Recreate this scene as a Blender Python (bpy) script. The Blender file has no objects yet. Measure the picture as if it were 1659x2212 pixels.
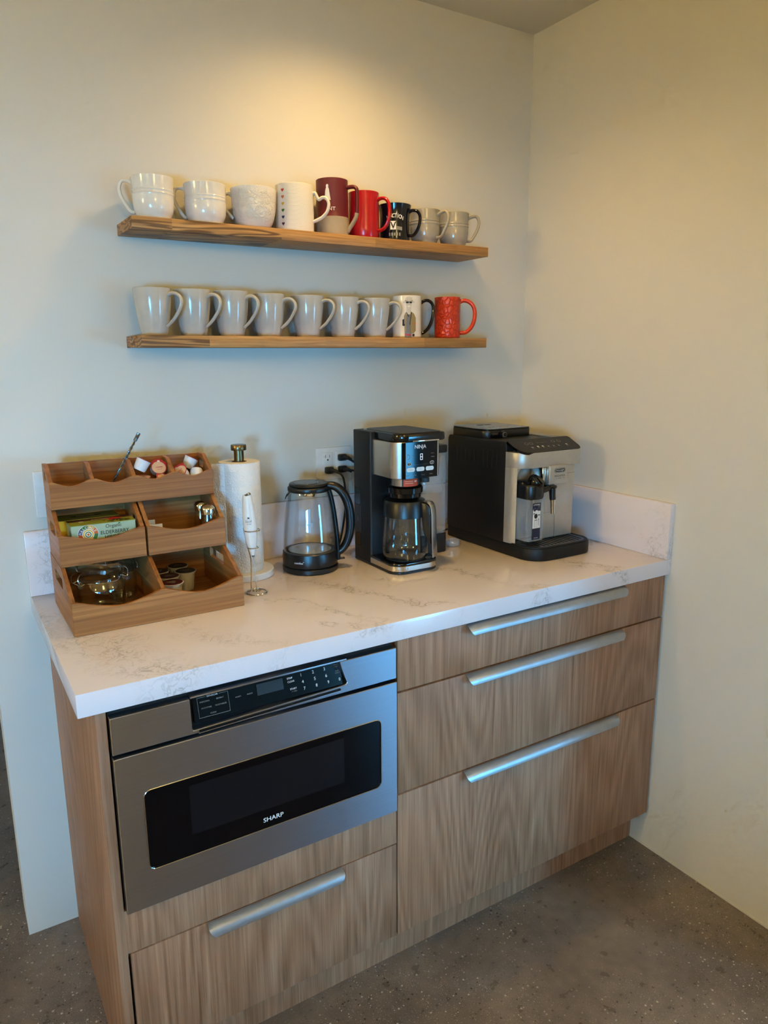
import bpy, bmesh, math, random
from mathutils import Vector, Matrix
random.seed(7)
PI = math.pi
SC = bpy.context.scene
COL = SC.collection

# ------------------------------------------------------------------ materials
def sr(h):
    "sRGB hex -> linear rgba"
    c = [int(h[i:i + 2], 16) / 255 for i in (0, 2, 4)]
    return tuple(x / 12.92 if x <= .04045 else ((x + .055) / 1.055) ** 2.4 for x in c) + (1,)

class NT:
    def __init__(s, name):
        s.m = bpy.data.materials.new(name); s.m.use_nodes = True
        s.t = s.m.node_tree; s.b = s.t.nodes['Principled BSDF']
    def n(s, kind, **kw):
        nd = s.t.nodes.new('ShaderNode' + kind)
        for k, v in kw.items():
            if k.startswith('_'): setattr(nd, k[1:], v)
            else: s.put(nd, k, v)
        return nd
    def put(s, nd, k, v):
        inp = nd.inputs[int(k[1:])] if k[0] == 'i' and k[1:].isdigit() else nd.inputs[k]
        if hasattr(v, 'is_output'): s.t.links.new(v, inp)
        else: inp.default_value = v
    def set(s, **kw):
        for k, v in kw.items(): s.put(s.b, k.replace('_', ' '), v)
        return s
    def math(s, op, a, b=0.0, clamp=False):
        nd = s.t.nodes.new('ShaderNodeMath'); nd.operation = op; nd.use_clamp = clamp
        s.put(nd, 'i0', a); s.put(nd, 'i1', b); return nd.outputs[0]
    def ramp(s, fac, stops, interp='LINEAR'):
        nd = s.t.nodes.new('ShaderNodeValToRGB'); nd.color_ramp.interpolation = interp
        e = nd.color_ramp.elements
        while len(e) < len(stops): e.new(.5)
        for x, (p, c) in zip(e, stops): x.position = p; x.color = c
        s.put(nd, 'i0', fac); return nd.outputs[0]
    def mix(s, fac, a, b, mode='MIX'):
        nd = s.t.nodes.new('ShaderNodeMix'); nd.data_type = 'RGBA'; nd.blend_type = mode
        s.put(nd, 'i0', fac); s.put(nd, 'i6', a); s.put(nd, 'i7', b); return nd.outputs[2]
    def obj(s): return s.n('TexCoord').outputs['Object']
    def mapping(s, vec, scale=(1, 1, 1), loc=(0, 0, 0)):
        return s.n('Mapping', Vector=vec, Scale=scale, Location=loc).outputs[0]
    def noise(s, vec, scale=5., detail=3., rough=.5, dist=0.):
        nd = s.n('TexNoise', Vector=vec, Scale=scale, Detail=detail, Roughness=rough, Distortion=dist)
        return nd.outputs['Fac'] if 'Fac' in nd.outputs else nd.outputs[0]
    def bump(s, h, strength=.2, dist=.001):
        s.put(s.b, 'Normal', s.n('Bump', Height=h, Strength=strength, Distance=dist).outputs[0])

def plain(name, hexc, rough=.5, metal=0., coat=0., bump=None, spec=None, **kw):
    a = NT(name); c = sr(hexc)
    a.set(Base_Color=c, Roughness=rough, Metallic=metal)
    if coat: a.set(Coat_Weight=coat, Coat_Roughness=.05)
    if spec is not None: a.put(a.b, 'Specular IOR Level', spec)
    # faint procedural variation, so that no surface is dead flat
    nz = a.noise(a.obj(), bump[0] if bump else 60., 2.)
    v = a.mix(1., c, a.ramp(nz, [(.3, (.93, .93, .93, 1)), (.7, (1, 1, 1, 1))]), 'MULTIPLY')
    a.put(a.b, 'Base Color', v)
    if bump: a.bump(nz, bump[1], bump[2])
    for k, v in kw.items(): a.put(a.b, k.replace('_', ' '), v)
    return a.m

def glass(name, hexc='ffffff', rough=0., ior=1.45, edge='c8d2d2', k=1.):
    "thin-walled glass: clear when looked through squarely, mirror-like and slightly darker towards its edges"
    a = NT(name)
    lw = a.n('LayerWeight', Blend=.5).outputs['Facing']
    fr = a.math('ADD', .045, a.math('MULTIPLY', a.math('POWER', lw, 4.5), .85))
    tint = a.mix(a.math('POWER', lw, 3.), sr(hexc), sr(edge))
    tr = a.n('BsdfTransparent', Color=tint).outputs[0]; gl = a.n('BsdfGlossy', Color=(1, 1, 1, 1), Roughness=rough).outputs[0]
    mx = a.n('MixShader', Fac=a.math('MULTIPLY', fr, k, True)); a.put(mx, 'i1', tr); a.put(mx, 'i2', gl)
    a.t.links.new(mx.outputs[0], a.t.nodes['Material Output'].inputs['Surface'])
    return a.m

def frosted(name, hexc, amount):
    "clear moulded plastic with a milky haze"
    a = NT(name)
    lw = a.n('LayerWeight', Blend=.5).outputs['Facing']
    fr = a.math('ADD', .05, a.math('MULTIPLY', a.math('POWER', lw, 4.), .7))
    tr = a.n('BsdfTransparent', Color=(.96, .97, .98, 1)).outputs[0]; df = a.n('BsdfDiffuse', Color=sr(hexc)).outputs[0]
    gl = a.n('BsdfGlossy', Color=(1, 1, 1, 1), Roughness=.08).outputs[0]
    m1 = a.n('MixShader', Fac=amount); a.put(m1, 'i1', tr); a.put(m1, 'i2', df)
    m2 = a.n('MixShader', Fac=fr); a.put(m2, 'i1', m1.outputs[0]); a.put(m2, 'i2', gl)
    a.t.links.new(m2.outputs[0], a.t.nodes['Material Output'].inputs['Surface'])
    return a.m

def emit(name, hexc, strength):
    a = NT(name); a.set(Base_Color=(0, 0, 0, 1), Roughness=.4)
    a.put(a.b, 'Emission Color', sr(hexc)); a.put(a.b, 'Emission Strength', strength)
    return a.m

def m_wall(name, hexc):
    a = NT(name); v = a.obj()
    n1 = a.noise(v, 260., 3.); n2 = a.noise(v, 1.2, 2.)
    c = sr(hexc)
    a.set(Roughness=.62, Base_Color=a.mix(1., c, a.ramp(n2, [(.3, (.97, .97, .965, 1)), (.7, (1, 1, 1, 1))]), 'MULTIPLY'))
    a.bump(n1, .12, .0008)
    return a.m

def m_oak():
    "laminate oak, grain upright; each front gets its own stretch of board"
    a = NT('oak_laminate')
    oi = a.n('ObjectInfo')
    off = a.n('CombineXYZ', X=a.math('MULTIPLY', oi.outputs['Random'], 9.), Y=0., Z=a.math('MULTIPLY', oi.outputs['Random'], 23.)).outputs[0]
    vm = a.t.nodes.new('ShaderNodeVectorMath'); vm.operation = 'ADD'
    a.put(vm, 'i0', a.obj()); a.put(vm, 'i1', off); v = vm.outputs[0]
    base = a.noise(a.mapping(v, (4.2, 4.2, .55)), 1., 2., .4, .25)
    rings = a.math('SINE', a.math('MULTIPLY', a.math('ADD', base, a.math('MULTIPLY', a.noise(a.mapping(v, (60., 60., 2.)), 1., 2.), .02)), 150.))
    rings = a.math('ADD', a.math('MULTIPLY', rings, .5), .5)
    fine = a.noise(a.mapping(v, (150., 150., 3.0)), 1., 4., .65)
    pores = a.noise(a.mapping(v, (430., 430., 7.)), 1., 2., .6)
    broad = a.noise(a.mapping(v, (9., 9., .5)), 1., 2.)
    f = a.math('ADD', a.math('MULTIPLY', rings, .13), a.math('ADD', a.math('MULTIPLY', fine, .70), a.math('MULTIPLY', broad, .26)))
    c = a.ramp(f, [(.34, sr('7c5639')), (.50, sr('9a6e50')), (.64, sr('ab7f60')), (.82, sr('bc9474'))])
    c = a.mix(a.ramp(pores, [(.30, (.55, .55, .55, 1)), (.42, (0, 0, 0, 1))]), c, sr('6e4e38'))
    a.set(Base_Color=c, Roughness=.5)
    a.bump(f, .10, .0005)
    return a.m

def m_bamboo(name, axis):
    a = NT(name); v = a.obj()
    lo, hi = 2.2, 150.
    sc = {'x': (lo, hi, hi), 'y': (hi, lo, hi), 'z': (hi, hi, lo)}[axis]
    n1 = a.noise(a.mapping(v, sc), 1., 3., .6)
    strip = {'x': (.6, 60., 60.), 'y': (60., .6, 60.), 'z': (60., 60., .6)}[axis]
    n2 = a.noise(a.mapping(v, strip), 1., 1.)
    f = a.math('ADD', a.math('MULTIPLY', n1, .6), a.math('MULTIPLY', n2, .4))
    c = a.ramp(f, [(.28, sr('70421e')), (.5, sr('9c6434')), (.70, sr('bf834a'))])
    a.set(Base_Color=c, Roughness=.42); a.bump(n1, .06, .0004)
    return a.m

def m_shelf(shift, step, bx):
    "finger-jointed pine: a new board every 0.3 m, some with bold latewood stripes"
    a = NT('pine_shelf'); v = a.obj()
    sx = a.n('SeparateXYZ', Vector=v).outputs
    seg = a.math('FLOOR', a.math('DIVIDE', a.math('ADD', sx[0], shift), step))
    wn = a.n('TexWhiteNoise', _noise_dimensions='1D'); a.put(wn, 'W', seg); rnd = wn.outputs['Value']
    off = a.n('CombineXYZ', X=a.math('MULTIPLY', rnd, 31.), Y=a.math('MULTIPLY', rnd, 11.), Z=a.math('MULTIPLY', rnd, 17.)).outputs[0]
    vm = a.t.nodes.new('ShaderNodeVectorMath'); vm.operation = 'ADD'; a.put(vm, 'i0', a.mapping(v, (2.2, 9., 34.))); a.put(vm, 'i1', off)
    base = a.noise(vm.outputs[0], 1., 2., .45, .2)
    st = a.math('ADD', a.math('MULTIPLY', a.math('SINE', a.math('MULTIPLY', base, 60.)), .5), .5)
    st = a.ramp(st, [(.30, (0, 0, 0, 1)), (.85, (1, 1, 1, 1))])
    bold = a.math('LESS_THAN', sx[0], bx)
    amt = a.math('ADD', .14, a.math('MULTIPLY', bold, .70))
    fine = a.noise(a.mapping(v, (6., 190., 190.)), 1., 3., .6)
    light = a.ramp(fine, [(.3, sr('a3723c')), (.7, sr('cc9a5e'))])
    light = a.mix(1., light, a.ramp(rnd, [(0., (.82, .80, .78, 1)), (1., (1.08, 1.05, 1., 1))]), 'MULTIPLY')
    c = a.mix(a.math('MULTIPLY', st, amt), light, sr('5a3719'))
    a.set(Base_Color=c, Roughness=.5); a.bump(st, .10, .0006)
    return a.m

def m_quartz():
    "white quartz: a few slanting veins of broken grey net, running over the edge and down the front"
    a = NT('white_quartz'); v = a.obj()
    v = a.mapping(v, (1, 1, 1), (.78, -.3, .871))
    sx = a.n('SeparateXYZ', Vector=v).outputs
    w1 = a.noise(v, 4.5, 4., .6); w2 = a.noise(v, 19., 3., .6)
    p = a.math('ADD', sx[0], a.math('MULTIPLY', a.math('ADD', sx[1], .631), .5))
    p = a.math('ADD', p, a.math('MULTIPLY', a.math('SUBTRACT', w1, .5), .34))
    p = a.math('ADD', p, a.math('MULTIPLY', a.math('SUBTRACT', w2, .5), .09))
    net = a.noise(a.mapping(v, (1, 1, 1), (4.2, 1.7, .3)), 42., 4., .6, .7)
    net = a.ramp(a.math('ABSOLUTE', a.math('SUBTRACT', net, .5)), [(0., (.9, .9, .9, 1)), (.02, (.45, .45, .45, 1)), (.045, (0, 0, 0, 1))])
    tot = None
    for c, w, k in ((.20, .085, .75), (.38, .05, .55), (.80, .035, .8), (1.08, .030, .85), (1.36, .032, .8), (.62, .02, .5), (1.56, .03, .6)):
        d = a.math('ABSOLUTE', a.math('SUBTRACT', p, c))
        g = a.math('MULTIPLY', a.math('SUBTRACT', 1., a.math('DIVIDE', d, w), True), k)
        core = a.math('MULTIPLY', a.math('SUBTRACT', 1., a.math('DIVIDE', d, .0045), True), .30 if w < .04 else .08)
        one = a.math('ADD', a.math('MULTIPLY', g, net), a.math('ADD', core, a.math('MULTIPLY', g, .10)))
        tot = one if tot is None else a.math('MAXIMUM', tot, one)
    brk = a.ramp(a.noise(a.mapping(v, (1, 1, 1), (9., 2., 5.)), 7., 2.), [(.36, (.15, .15, .15, 1)), (.56, (1, 1, 1, 1))])
    c = a.mix(a.math('MULTIPLY', tot, brk, True), sr('e8dedf'), sr('a0978f'))
    a.set(Base_Color=c, Roughness=.13); a.put(a.b, 'Specular IOR Level', .5)
    return a.m

def m_floor():
    a = NT('polished_concrete'); v = a.obj()
    big = a.noise(v, 2.3, 4., .6); mid = a.noise(v, 28., 3.)
    c = a.mix(a.ramp(big, [(.35, (0, 0, 0, 1)), (.68, (1, 1, 1, 1))]), sr('685d55'), sr('8e8075'))
    c = a.mix(1., c, a.ramp(mid, [(.3, (.82, .82, .82, 1)), (.7, (1.08, 1.08, 1.08, 1))]), 'MULTIPLY')
    for sc, dens, lohi in ((125., .40, ('c2b8a8', '2a2520')), (340., .45, ('b0a595', '332d27')), (620., .45, ('a89d8e', '453e36'))):
        vo = a.n('TexVoronoi', _feature='F1', Vector=v, Scale=sc)
        rc = a.n('SeparateColor', Color=vo.outputs['Color']).outputs
        size = a.math('MULTIPLY', rc[0], .36)
        inside = a.math('LESS_THAN', vo.outputs['Distance'], size)
        pick = a.math('LESS_THAN', rc[1], dens)
        patch = a.ramp(a.noise(a.mapping(v, (1, 1, 1), (3, 5, 0)), 3.2, 2.), [(.36, (.15, .15, .15, 1)), (.6, (1, 1, 1, 1))])
        m = a.math('MULTIPLY', a.math('MULTIPLY', inside, pick), patch)
        tone = a.ramp(rc[2], [(0., sr(lohi[1])), (.45, sr(lohi[1])), (.46, sr(lohi[0])), (1., sr('d6cdbf'))])
        c = a.mix(a.math('MULTIPLY', m, .95), c, tone)
    a.set(Base_Color=c, Roughness=a.ramp(mid, [(.3, (.26,) * 3 + (1,)), (.7, (.38,) * 3 + (1,))]))
    return a.m

def m_brushed(name, hexc, rough=.3, axis='x', aniso=0.):
    a = NT(name); v = a.obj()
    s = {'x': (3., 700., 700.), 'z': (700., 700., 3.)}[axis]
    n1 = a.noise(a.mapping(v, s), 1., 2., .6)
    c = sr(hexc)
    a.set(Base_Color=a.mix(1., c, a.ramp(n1, [(.3, (.95, .95, .95, 1)), (.7, (1.02, 1.02, 1.02, 1))]), 'MULTIPLY'),
          Metallic=1., Roughness=rough)
    a.set(Anisotropic=.7, Anisotropic_Rotation=.25 if axis == 'x' else 0.)
    a.put(a.b, 'Tangent', a.n('Tangent', _direction_type='RADIAL', _axis='Z').outputs[0])
    a.bump(n1, .02, .0002)
    return a.m

def m_paper():
    a = NT('quilted_paper'); v = a.obj()
    vo = a.n('TexVoronoi', _feature='DISTANCE_TO_EDGE', Vector=a.mapping(v, (1, 1, 1)), Scale=150.)
    sx = a.n('SeparateXYZ', Vector=v).outputs
    ang = a.math('ARCTAN2', sx[1], sx[0])
    d1 = a.math('SINE', a.math('MULTIPLY', a.math('ADD', a.math('MULTIPLY', ang, .05), sx[2]), 120.))
    d2 = a.math('SINE', a.math('MULTIPLY', a.math('SUBTRACT', a.math('MULTIPLY', ang, .05), sx[2]), 120.))
    dia = a.math('ABSOLUTE', a.math('ADD', d1, d2))
    h = a.math('ADD', a.math('MULTIPLY', vo.outputs['Distance'], 1.2), a.math('MULTIPLY', dia, .35))
    a.set(Base_Color=sr('ece9e4'), Roughness=.9); a.bump(h, .75, .0025)
    return a.m

def m_cobble(name, hexc):
    a = NT(name); v = a.obj()
    vo = a.n('TexVoronoi', _feature='DISTANCE_TO_EDGE', Vector=v, Scale=74.)
    h = a.ramp(vo.outputs['Distance'], [(0., (0, 0, 0, 1)), (.16, (.8, .8, .8, 1)), (.5, (1, 1, 1, 1))])
    a.set(Base_Color=a.mix(h, sr('b52f16'), sr(hexc)), Roughness=.28); a.bump(h, .5, .0025)
    return a.m

def m_flowers(name, hexc):
    a = NT(name); v = a.obj()
    n = a.noise(v, 95., 3., .6, 1.2)
    z = a.n('SeparateXYZ', Vector=v).outputs[2]
    band = a.ramp(a.math('MULTIPLY', z, 10.), [(.12, (0, 0, 0, 1)), (.25, (1, 1, 1, 1)), (.8, (1, 1, 1, 1)), (.88, (.2, .2, .2, 1))])
    a.set(Base_Color=sr(hexc), Roughness=.22); a.bump(a.math('MULTIPLY', a.ramp(n, [(.42, (0, 0, 0, 1)), (.6, (1, 1, 1, 1))]), band), .7, .003)
    return a.m

def m_knit(name, hexc):
    a = NT(name); v = a.obj()
    z = a.n('SeparateXYZ', Vector=v).outputs[2]
    w = a.math('SINE', a.math('MULTIPLY', a.math('ADD', z, a.math('MULTIPLY', a.noise(v, 220., 2.), .0016)), 2600.))
    a.set(Base_Color=sr(hexc), Roughness=.6); a.bump(a.math('ADD', w, a.noise(v, 600., 2.)), .35, .0006)
    return a.m

def m_tray_mesh():
    a = NT('perforated_steel'); v = a.obj()
    vo = a.n('TexVoronoi', _feature='F1', Vector=v, Scale=110.); vo.inputs['Randomness'].default_value = 0.
    f = a.math('LESS_THAN', vo.outputs['Distance'], .28)
    a.set(Base_Color=a.mix(f, sr('9a958c'), sr('141414')), Metallic=a.math('SUBTRACT', 1., f), Roughness=.35)
    return a.m

M = {}
M['wall'] = m_wall('painted_wall', 'dedad0'); M['ceil'] = m_wall('painted_ceiling', 'e4e0d6')
M['floor'] = m_floor(); M['oak'] = m_oak(); M['quartz'] = m_quartz()
M['bx'] = m_bamboo('bamboo_along', 'x'); M['by'] = m_bamboo('bamboo_deep', 'y')
M['shelf1'] = m_shelf(.177, .268, .627); M['shelf2'] = m_shelf(.19, .31, .43); M['shelf1'].name = 'pine_upper'
M['dark'] = plain('dark_void', '0c0c0d', .8)
M['alu'] = plain('satin_aluminium', 'dfe2e6', .36, .72)
M['steel'] = m_brushed('brushed_steel', 'a2a3ac', .38, 'x'); M['steelz'] = m_brushed('brushed_steel_upright', 'c9c4bb', .26, 'z')
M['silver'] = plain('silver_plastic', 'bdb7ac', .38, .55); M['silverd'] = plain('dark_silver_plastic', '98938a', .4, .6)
M['chrome'] = plain('chrome', 'd8d8d8', .08, 1.); M['wire'] = plain('wire_steel', 'c4c4c4', .15, 1.)
M['bglass'] = plain('black_glass', '04060a', .07, 0., spec=.28); M['bglass2'] = plain('tinted_window', '0b1016', .12)
M['black'] = plain('black_plastic', '0f1012', .42); M['matte'] = plain('matte_black', '101113', .5, spec=.35)
M['gloss'] = plain('gloss_black', '0a0a0c', .12); M['soft'] = plain('satin_black', '0b0c0e', .33)
M['white'] = plain('white_plastic', 'e6e4e0', .35); M['print'] = plain('white_print', 'e8e6e2', .6); M['gprint'] = plain('grey_print', '8e8c88', .6)
M['kprint'] = plain('black_print', '141414', .6)
M['glass'] = glass('clear_glass', 'fbfcfc', .01, 1.45, 'c4cccd'); M['jar'] = glass('jar_glass', 'fbfdfd', .02, 1.55, 'c2cccb', 1.7)
M['clearp'] = glass('clear_plastic', 'e6eaee', .06, 1.42, 'b4bcc4', 1.2); M['smoke'] = glass('smoked_plastic', 'b9bcc2', .05, 1.4, '8a8e94')
M['frost'] = frosted('hazy_plastic', 'dde2e8', .20)
M['cer_w'] = plain('white_ceramic', 'ebe6dc', .14); M['cer_lg'] = plain('pale_grey_ceramic', 'bdbab2', .13)
M['cer_g'] = plain('grey_ceramic', 'a9a396', .16); M['cer_red'] = plain('red_ceramic', 'b5101c', .22)
M['cer_bur'] = plain('burgundy_ceramic', '641420', .45, bump=(900., .15, .0004)); M['cer_tan'] = plain('tan_stoneware', 'a8977c', .6)
M['cer_navy'] = plain('navy_ceramic', '0a0d1c', .12); M['cer_blk'] = plain('black_ceramic', '090b14', .12)
M['cer_cream'] = plain('cream_ceramic', 'eee6d8', .18); M['cer_or'] = m_cobble('orange_cobble_ceramic', 'd23a1c'); M['cer_or2'] = plain('orange_ceramic', 'd23a1c', .25)
M['flower'] = m_flowers('embossed_ceramic', 'e9e2d6'); M['knit'] = m_knit('ribbed_ceramic', 'e8e1d2')
M['paper'] = m_paper(); M['marble'] = plain('white_marble', 'e4e6e8', .25); M['brass'] = plain('aged_brass', '7d6a4c', .3, 1.)
M['card'] = plain('cardboard', '9a7a52', .85); M['steelmesh'] = m_tray_mesh()
for k, h in dict(red='b8202a', orange='d9661e', yellow='e0b029', green='3d7a34', blue='22325f', purple='54203c').items(): M['h_' + k] = plain('heart_' + k, h, .4)
M['tealid'] = plain('tea_green', '8f9a3a', .55); M['teafront'] = plain('tea_sage', 'a8b89a', .55); M['teadark'] = plain('tea_olive', '6f7326', .6)
M['teatxt'] = plain('tea_ink', '24301c', .6); M['teared'] = plain('tea_red', 'b3262e', .6); M['teabrown'] = plain('tea_brown', '54301f', .6)
M['orange_lbl'] = plain('orange_label', 'c8461f', .5); M['navy_lbl'] = plain('navy_label', '121a3a', .45)
M['foil'] = plain('foil_cream', 'd9b08c', .35); M['foilred'] = plain('foil_red', 'b01f2a', .35); M['cup'] = plain('cup_white', 'e9e9ea', .4)
M['kcup'] = plain('pod_cup', 'cfcac4', .4); M['kfoil'] = plain('pod_foil_brown', '3b2620', .35, .3); M['kfoil2'] = plain('pod_foil_maroon', '55141c', .35, .3)
M['led'] = emit('led_white', 'dfe9ff', 1.3); M['btn'] = emit('lit_button', 'cfeaf7', .55); M['icon'] = plain('icon_grey', '8c8780', .5)
M['lcd'] = plain('lcd_grey', '2e3236', .2); M['fur'] = plain('grey_fur', 'cfc6b6', .5); M['plaid'] = plain('tan_plaid', '9c8656', .5); M['shirt'] = plain('grey_shirt', '6e6e70', .5)
M['jeans'] = plain('grey_jeans', '77787c', .5); M['metalgrey'] = plain('grey_metal', '6f7074', .3, 1.)
M['winframe'] = plain('window_frame', '2a2c2e', .5)

# ------------------------------------------------------------------ mesh builder
def catmull(pts, n=6, closed=False):
    P = [Vector(p) for p in pts]; out = []
    m = len(P)
    rng = range(m) if closed else range(m - 1)
    for i in rng:
        g = (lambda k: P[k % m]) if closed else (lambda k: P[min(max(k, 0), m - 1)])
        p0, p1, p2, p3 = g(i - 1), g(i), g(i + 1), g(i + 2)
        for j in range(n):
            t = j / n
            out.append(.5 * ((2 * p1) + (p2 - p0) * t + (2 * p0 - 5 * p1 + 4 * p2 - p3) * t * t + (3 * p1 - p0 - 3 * p2 + p3) * t ** 3))
    if not closed: out.append(P[-1])
    return out

def rrect(x0, x1, y0, y1, r, n=6):
    "rounded rectangle, r = one radius or four (ll, lr, ur, ul)"
    rs = [r] * 4 if not isinstance(r, (tuple, list)) else r
    out = []
    for (cx, cy, sx, sy, a0), q in zip(((x0, y0, 1, 1, PI), (x1, y0, -1, 1, 1.5 * PI), (x1, y1, -1, -1, 0), (x0, y1, 1, -1, .5 * PI)), rs):
        if q <= 0: out.append((cx, cy)); continue
        for k in range(n + 1):
            a = a0 + k / n * PI / 2
            out.append((cx + sx * q + q * math.cos(a), cy + sy * q + q * math.sin(a)))
    return out

def circ(cx, cy, r, n=24, ry=None):
    return [(cx + r * math.cos(2 * PI * k / n), cy + (ry or r) * math.sin(2 * PI * k / n)) for k in range(n)]

_fonts = {}
def text_mesh(s, size=1., bold=False):
    cu = bpy.data.curves.new('txt', 'FONT'); cu.body = s; cu.size = size; cu.align_x = 'CENTER'; cu.align_y = 'CENTER'
    cu.resolution_u = 3
    if bold: cu.offset = size * .012
    o = bpy.data.objects.new('txt', cu); COL.objects.link(o)
    dg = bpy.context.evaluated_depsgraph_get(); dg.update()
    me = bpy.data.meshes.new_from_object(o.evaluated_get(dg))
    V = [v.co.copy() for v in me.vertices]; F = [list(p.vertices) for p in me.polygons]
    bpy.data.objects.remove(o); bpy.data.curves.remove(cu); bpy.data.meshes.remove(me)
    if V:
        x0 = min(v.x for v in V); x1 = max(v.x for v in V); y0 = min(v.y for v in V); y1 = max(v.y for v in V)
        for v in V: v.x -= (x0 + x1) / 2; v.y -= (y0 + y1) / 2
        return V, F, x1 - x0, y1 - y0
    return V, F, 0, 0

class MB:
    def __init__(s): s.V = []; s.F = []; s.I = []; s.mats = []
    def mi(s, m):
        if m not in s.mats: s.mats.append(m)
        return s.mats.index(m)
    def raw(s, V, F, mat):
        b = len(s.V); i = s.mi(mat)
        s.V += [Vector(v) for v in V]; s.F += [[b + k for k in f] for f in F]; s.I += [i] * len(F)
        return s
    def bm(s, bm, mat, mtx=None):
        bmesh.ops.recalc_face_normals(bm, faces=bm.faces)
        bm.verts.index_update()
        V = [(mtx @ v.co) if mtx else v.co.copy() for v in bm.verts]
        F = [[v.index for v in f.verts] for f in bm.faces]
        bm.free(); return s.raw(V, F, mat)
    def _bev(s, bm, bev, seg, ang=.5):
        if bev > 0:
            E = [e for e in bm.edges if len(e.link_faces) == 2 and e.calc_face_angle(0) > ang]
            bmesh.ops.bevel(bm, geom=E, offset=bev, segments=seg, profile=.5, affect='EDGES', clamp_overlap=True)
    def box(s, x0, x1, y0, y1, z0, z1, mat, bev=0., seg=2, mtx=None):
        bm = bmesh.new(); bmesh.ops.create_cube(bm, size=1.)
        for v in bm.verts: v.co = Vector(((x0 + x1) / 2 + v.co.x * (x1 - x0), (y0 + y1) / 2 + v.co.y * (y1 - y0), (z0 + z1) / 2 + v.co.z * (z1 - z0)))
        s._bev(bm, bev, seg); return s.bm(bm, mat, mtx)
    def prism(s, poly, lo, hi, axis, mat, bev=0., seg=2, holes=(), mtx=None, ang=.5):
        P = {'x': lambda a, b, c: (c, a, b), 'y': lambda a, b, c: (a, c, b), 'z': lambda a, b, c: (a, b, c)}[axis]
        bm = bmesh.new(); E = []
        for lp in [poly] + list(holes):
            vs = [bm.verts.new(P(a, b, lo)) for a, b in lp]
            if not holes: bm.faces.new(vs)
            else: E += [bm.edges.new((vs[k], vs[(k + 1) % len(vs)])) for k in range(len(vs))]
        if holes: bmesh.ops.triangle_fill(bm, use_beauty=True, use_dissolve=False, edges=E)
        fs = list(bm.faces)
        r = bmesh.ops.extrude_face_region(bm, geom=fs)
        d = Vector(P(0, 0, hi - lo))
        for v in [g for g in r['geom'] if isinstance(g, bmesh.types.BMVert)]: v.co += d
        bmesh.ops.recalc_face_normals(bm, faces=bm.faces)
        s._bev(bm, bev, seg, ang); return s.bm(bm, mat, mtx)
    def lathe(s, prof, mat, c=(0, 0, 0), segs=48, mtx=None, a0=0., a1=2 * PI):
        full = abs(a1 - a0 - 2 * PI) < 1e-6
        n = segs if full else segs + 1
        V = []; F = []; rings = []
        for r, z in prof:
            if r < 1e-7: rings.append([len(V)]); V.append(Vector((0, 0, z)))
            else:
                rings.append(list(range(len(V), len(V) + n)))
                V += [Vector((r * math.cos(a0 + (a1 - a0) * k / segs), r * math.sin(a0 + (a1 - a0) * k / segs), z)) for k in range(n)]
        for A, B in zip(rings, rings[1:]):
            for k in range(n if full else n - 1):
                k2 = (k + 1) % n
                f = [A[k % len(A)], A[k2 % len(A)], B[k2 % len(B)], B[k % len(B)]]
                f = [x for i, x in enumerate(f) if x not in f[:i]]
                if len(f) > 2: F.append(f)
        c = Vector(c)
        V = [(mtx @ v) if mtx else v + c for v in V]
        # outward when the profile runs from the bottom up on the outside
        return s.raw(V, F, mat)
    def tube(s, path, rad, mat, seg=10, closed=False, nrm=None, cap=True):
        P = [Vector(p) for p in path]; n = len(P)
        R = [rad(k / max(n - 1, 1)) if callable(rad) else rad for k in range(n)]
        R = [(r, r) if not isinstance(r, tuple) else r for r in R]
        T = []
        for k in range(n):
            a, b = (P[k - 1], P[(k + 1) % n]) if closed else (P[max(k - 1, 0)], P[min(k + 1, n - 1)])
            T.append((b - a).normalized())
        if nrm: N = [Vector(nrm)] * n
        else:
            u = Vector((0, 0, 1)) if abs(T[0].z) < .9 else Vector((1, 0, 0))
            cur = T[0].cross(u).normalized(); N = []
            for t in T: cur = (cur - t * cur.dot(t)).normalized(); N.append(cur)
        V = []
        for p, t, nn, (ra, rb) in zip(P, T, N, R):
            b = t.cross(nn).normalized()
            V += [p + nn * ra * math.cos(2 * PI * j / seg) + b * rb * math.sin(2 * PI * j / seg) for j in range(seg)]
        F = []
        for k in range(n if closed else n - 1):
            A = k * seg; B = ((k + 1) % n) * seg
            F += [[A + j, A + (j + 1) % seg, B + (j + 1) % seg, B + j] for j in range(seg)]
        if not closed and cap: F += [list(range(seg))[::-1], list(range((n - 1) * seg, n * seg))]
        return s.raw(V, F, mat)
    def grid(s, fn, nu, nv, mat, thick=0.):
        bm = bmesh.new()
        vs = [[bm.verts.new(fn(i / nu, j / nv)) for j in range(nv + 1)] for i in range(nu + 1)]
        for i in range(nu):
            for j in range(nv): bm.faces.new((vs[i][j], vs[i + 1][j], vs[i + 1][j + 1], vs[i][j + 1]))
        if thick: bmesh.ops.solidify(bm, geom=list(bm.faces), thickness=thick)
        return s.bm(bm, mat)
    def sheet(s, polys, mat, fmap, cuts=0):
        "flat 2-D outlines carried onto a surface by fmap(u, v)"
        for lp in polys:
            bm = bmesh.new(); bm.faces.new([bm.verts.new((a, b, 0)) for a, b in lp])
            if cuts:
                bmesh.ops.triangulate(bm, faces=bm.faces)
                bmesh.ops.subdivide_edges(bm, edges=list(bm.edges), cuts=cuts, use_grid_fill=True)
            bm.verts.index_update()
            V = [fmap(v.co.x, v.co.y) for v in bm.verts]; F = [[v.index for v in f.verts] for f in bm.faces]
            bm.free(); s.raw(V, F, mat)
        return s
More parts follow.
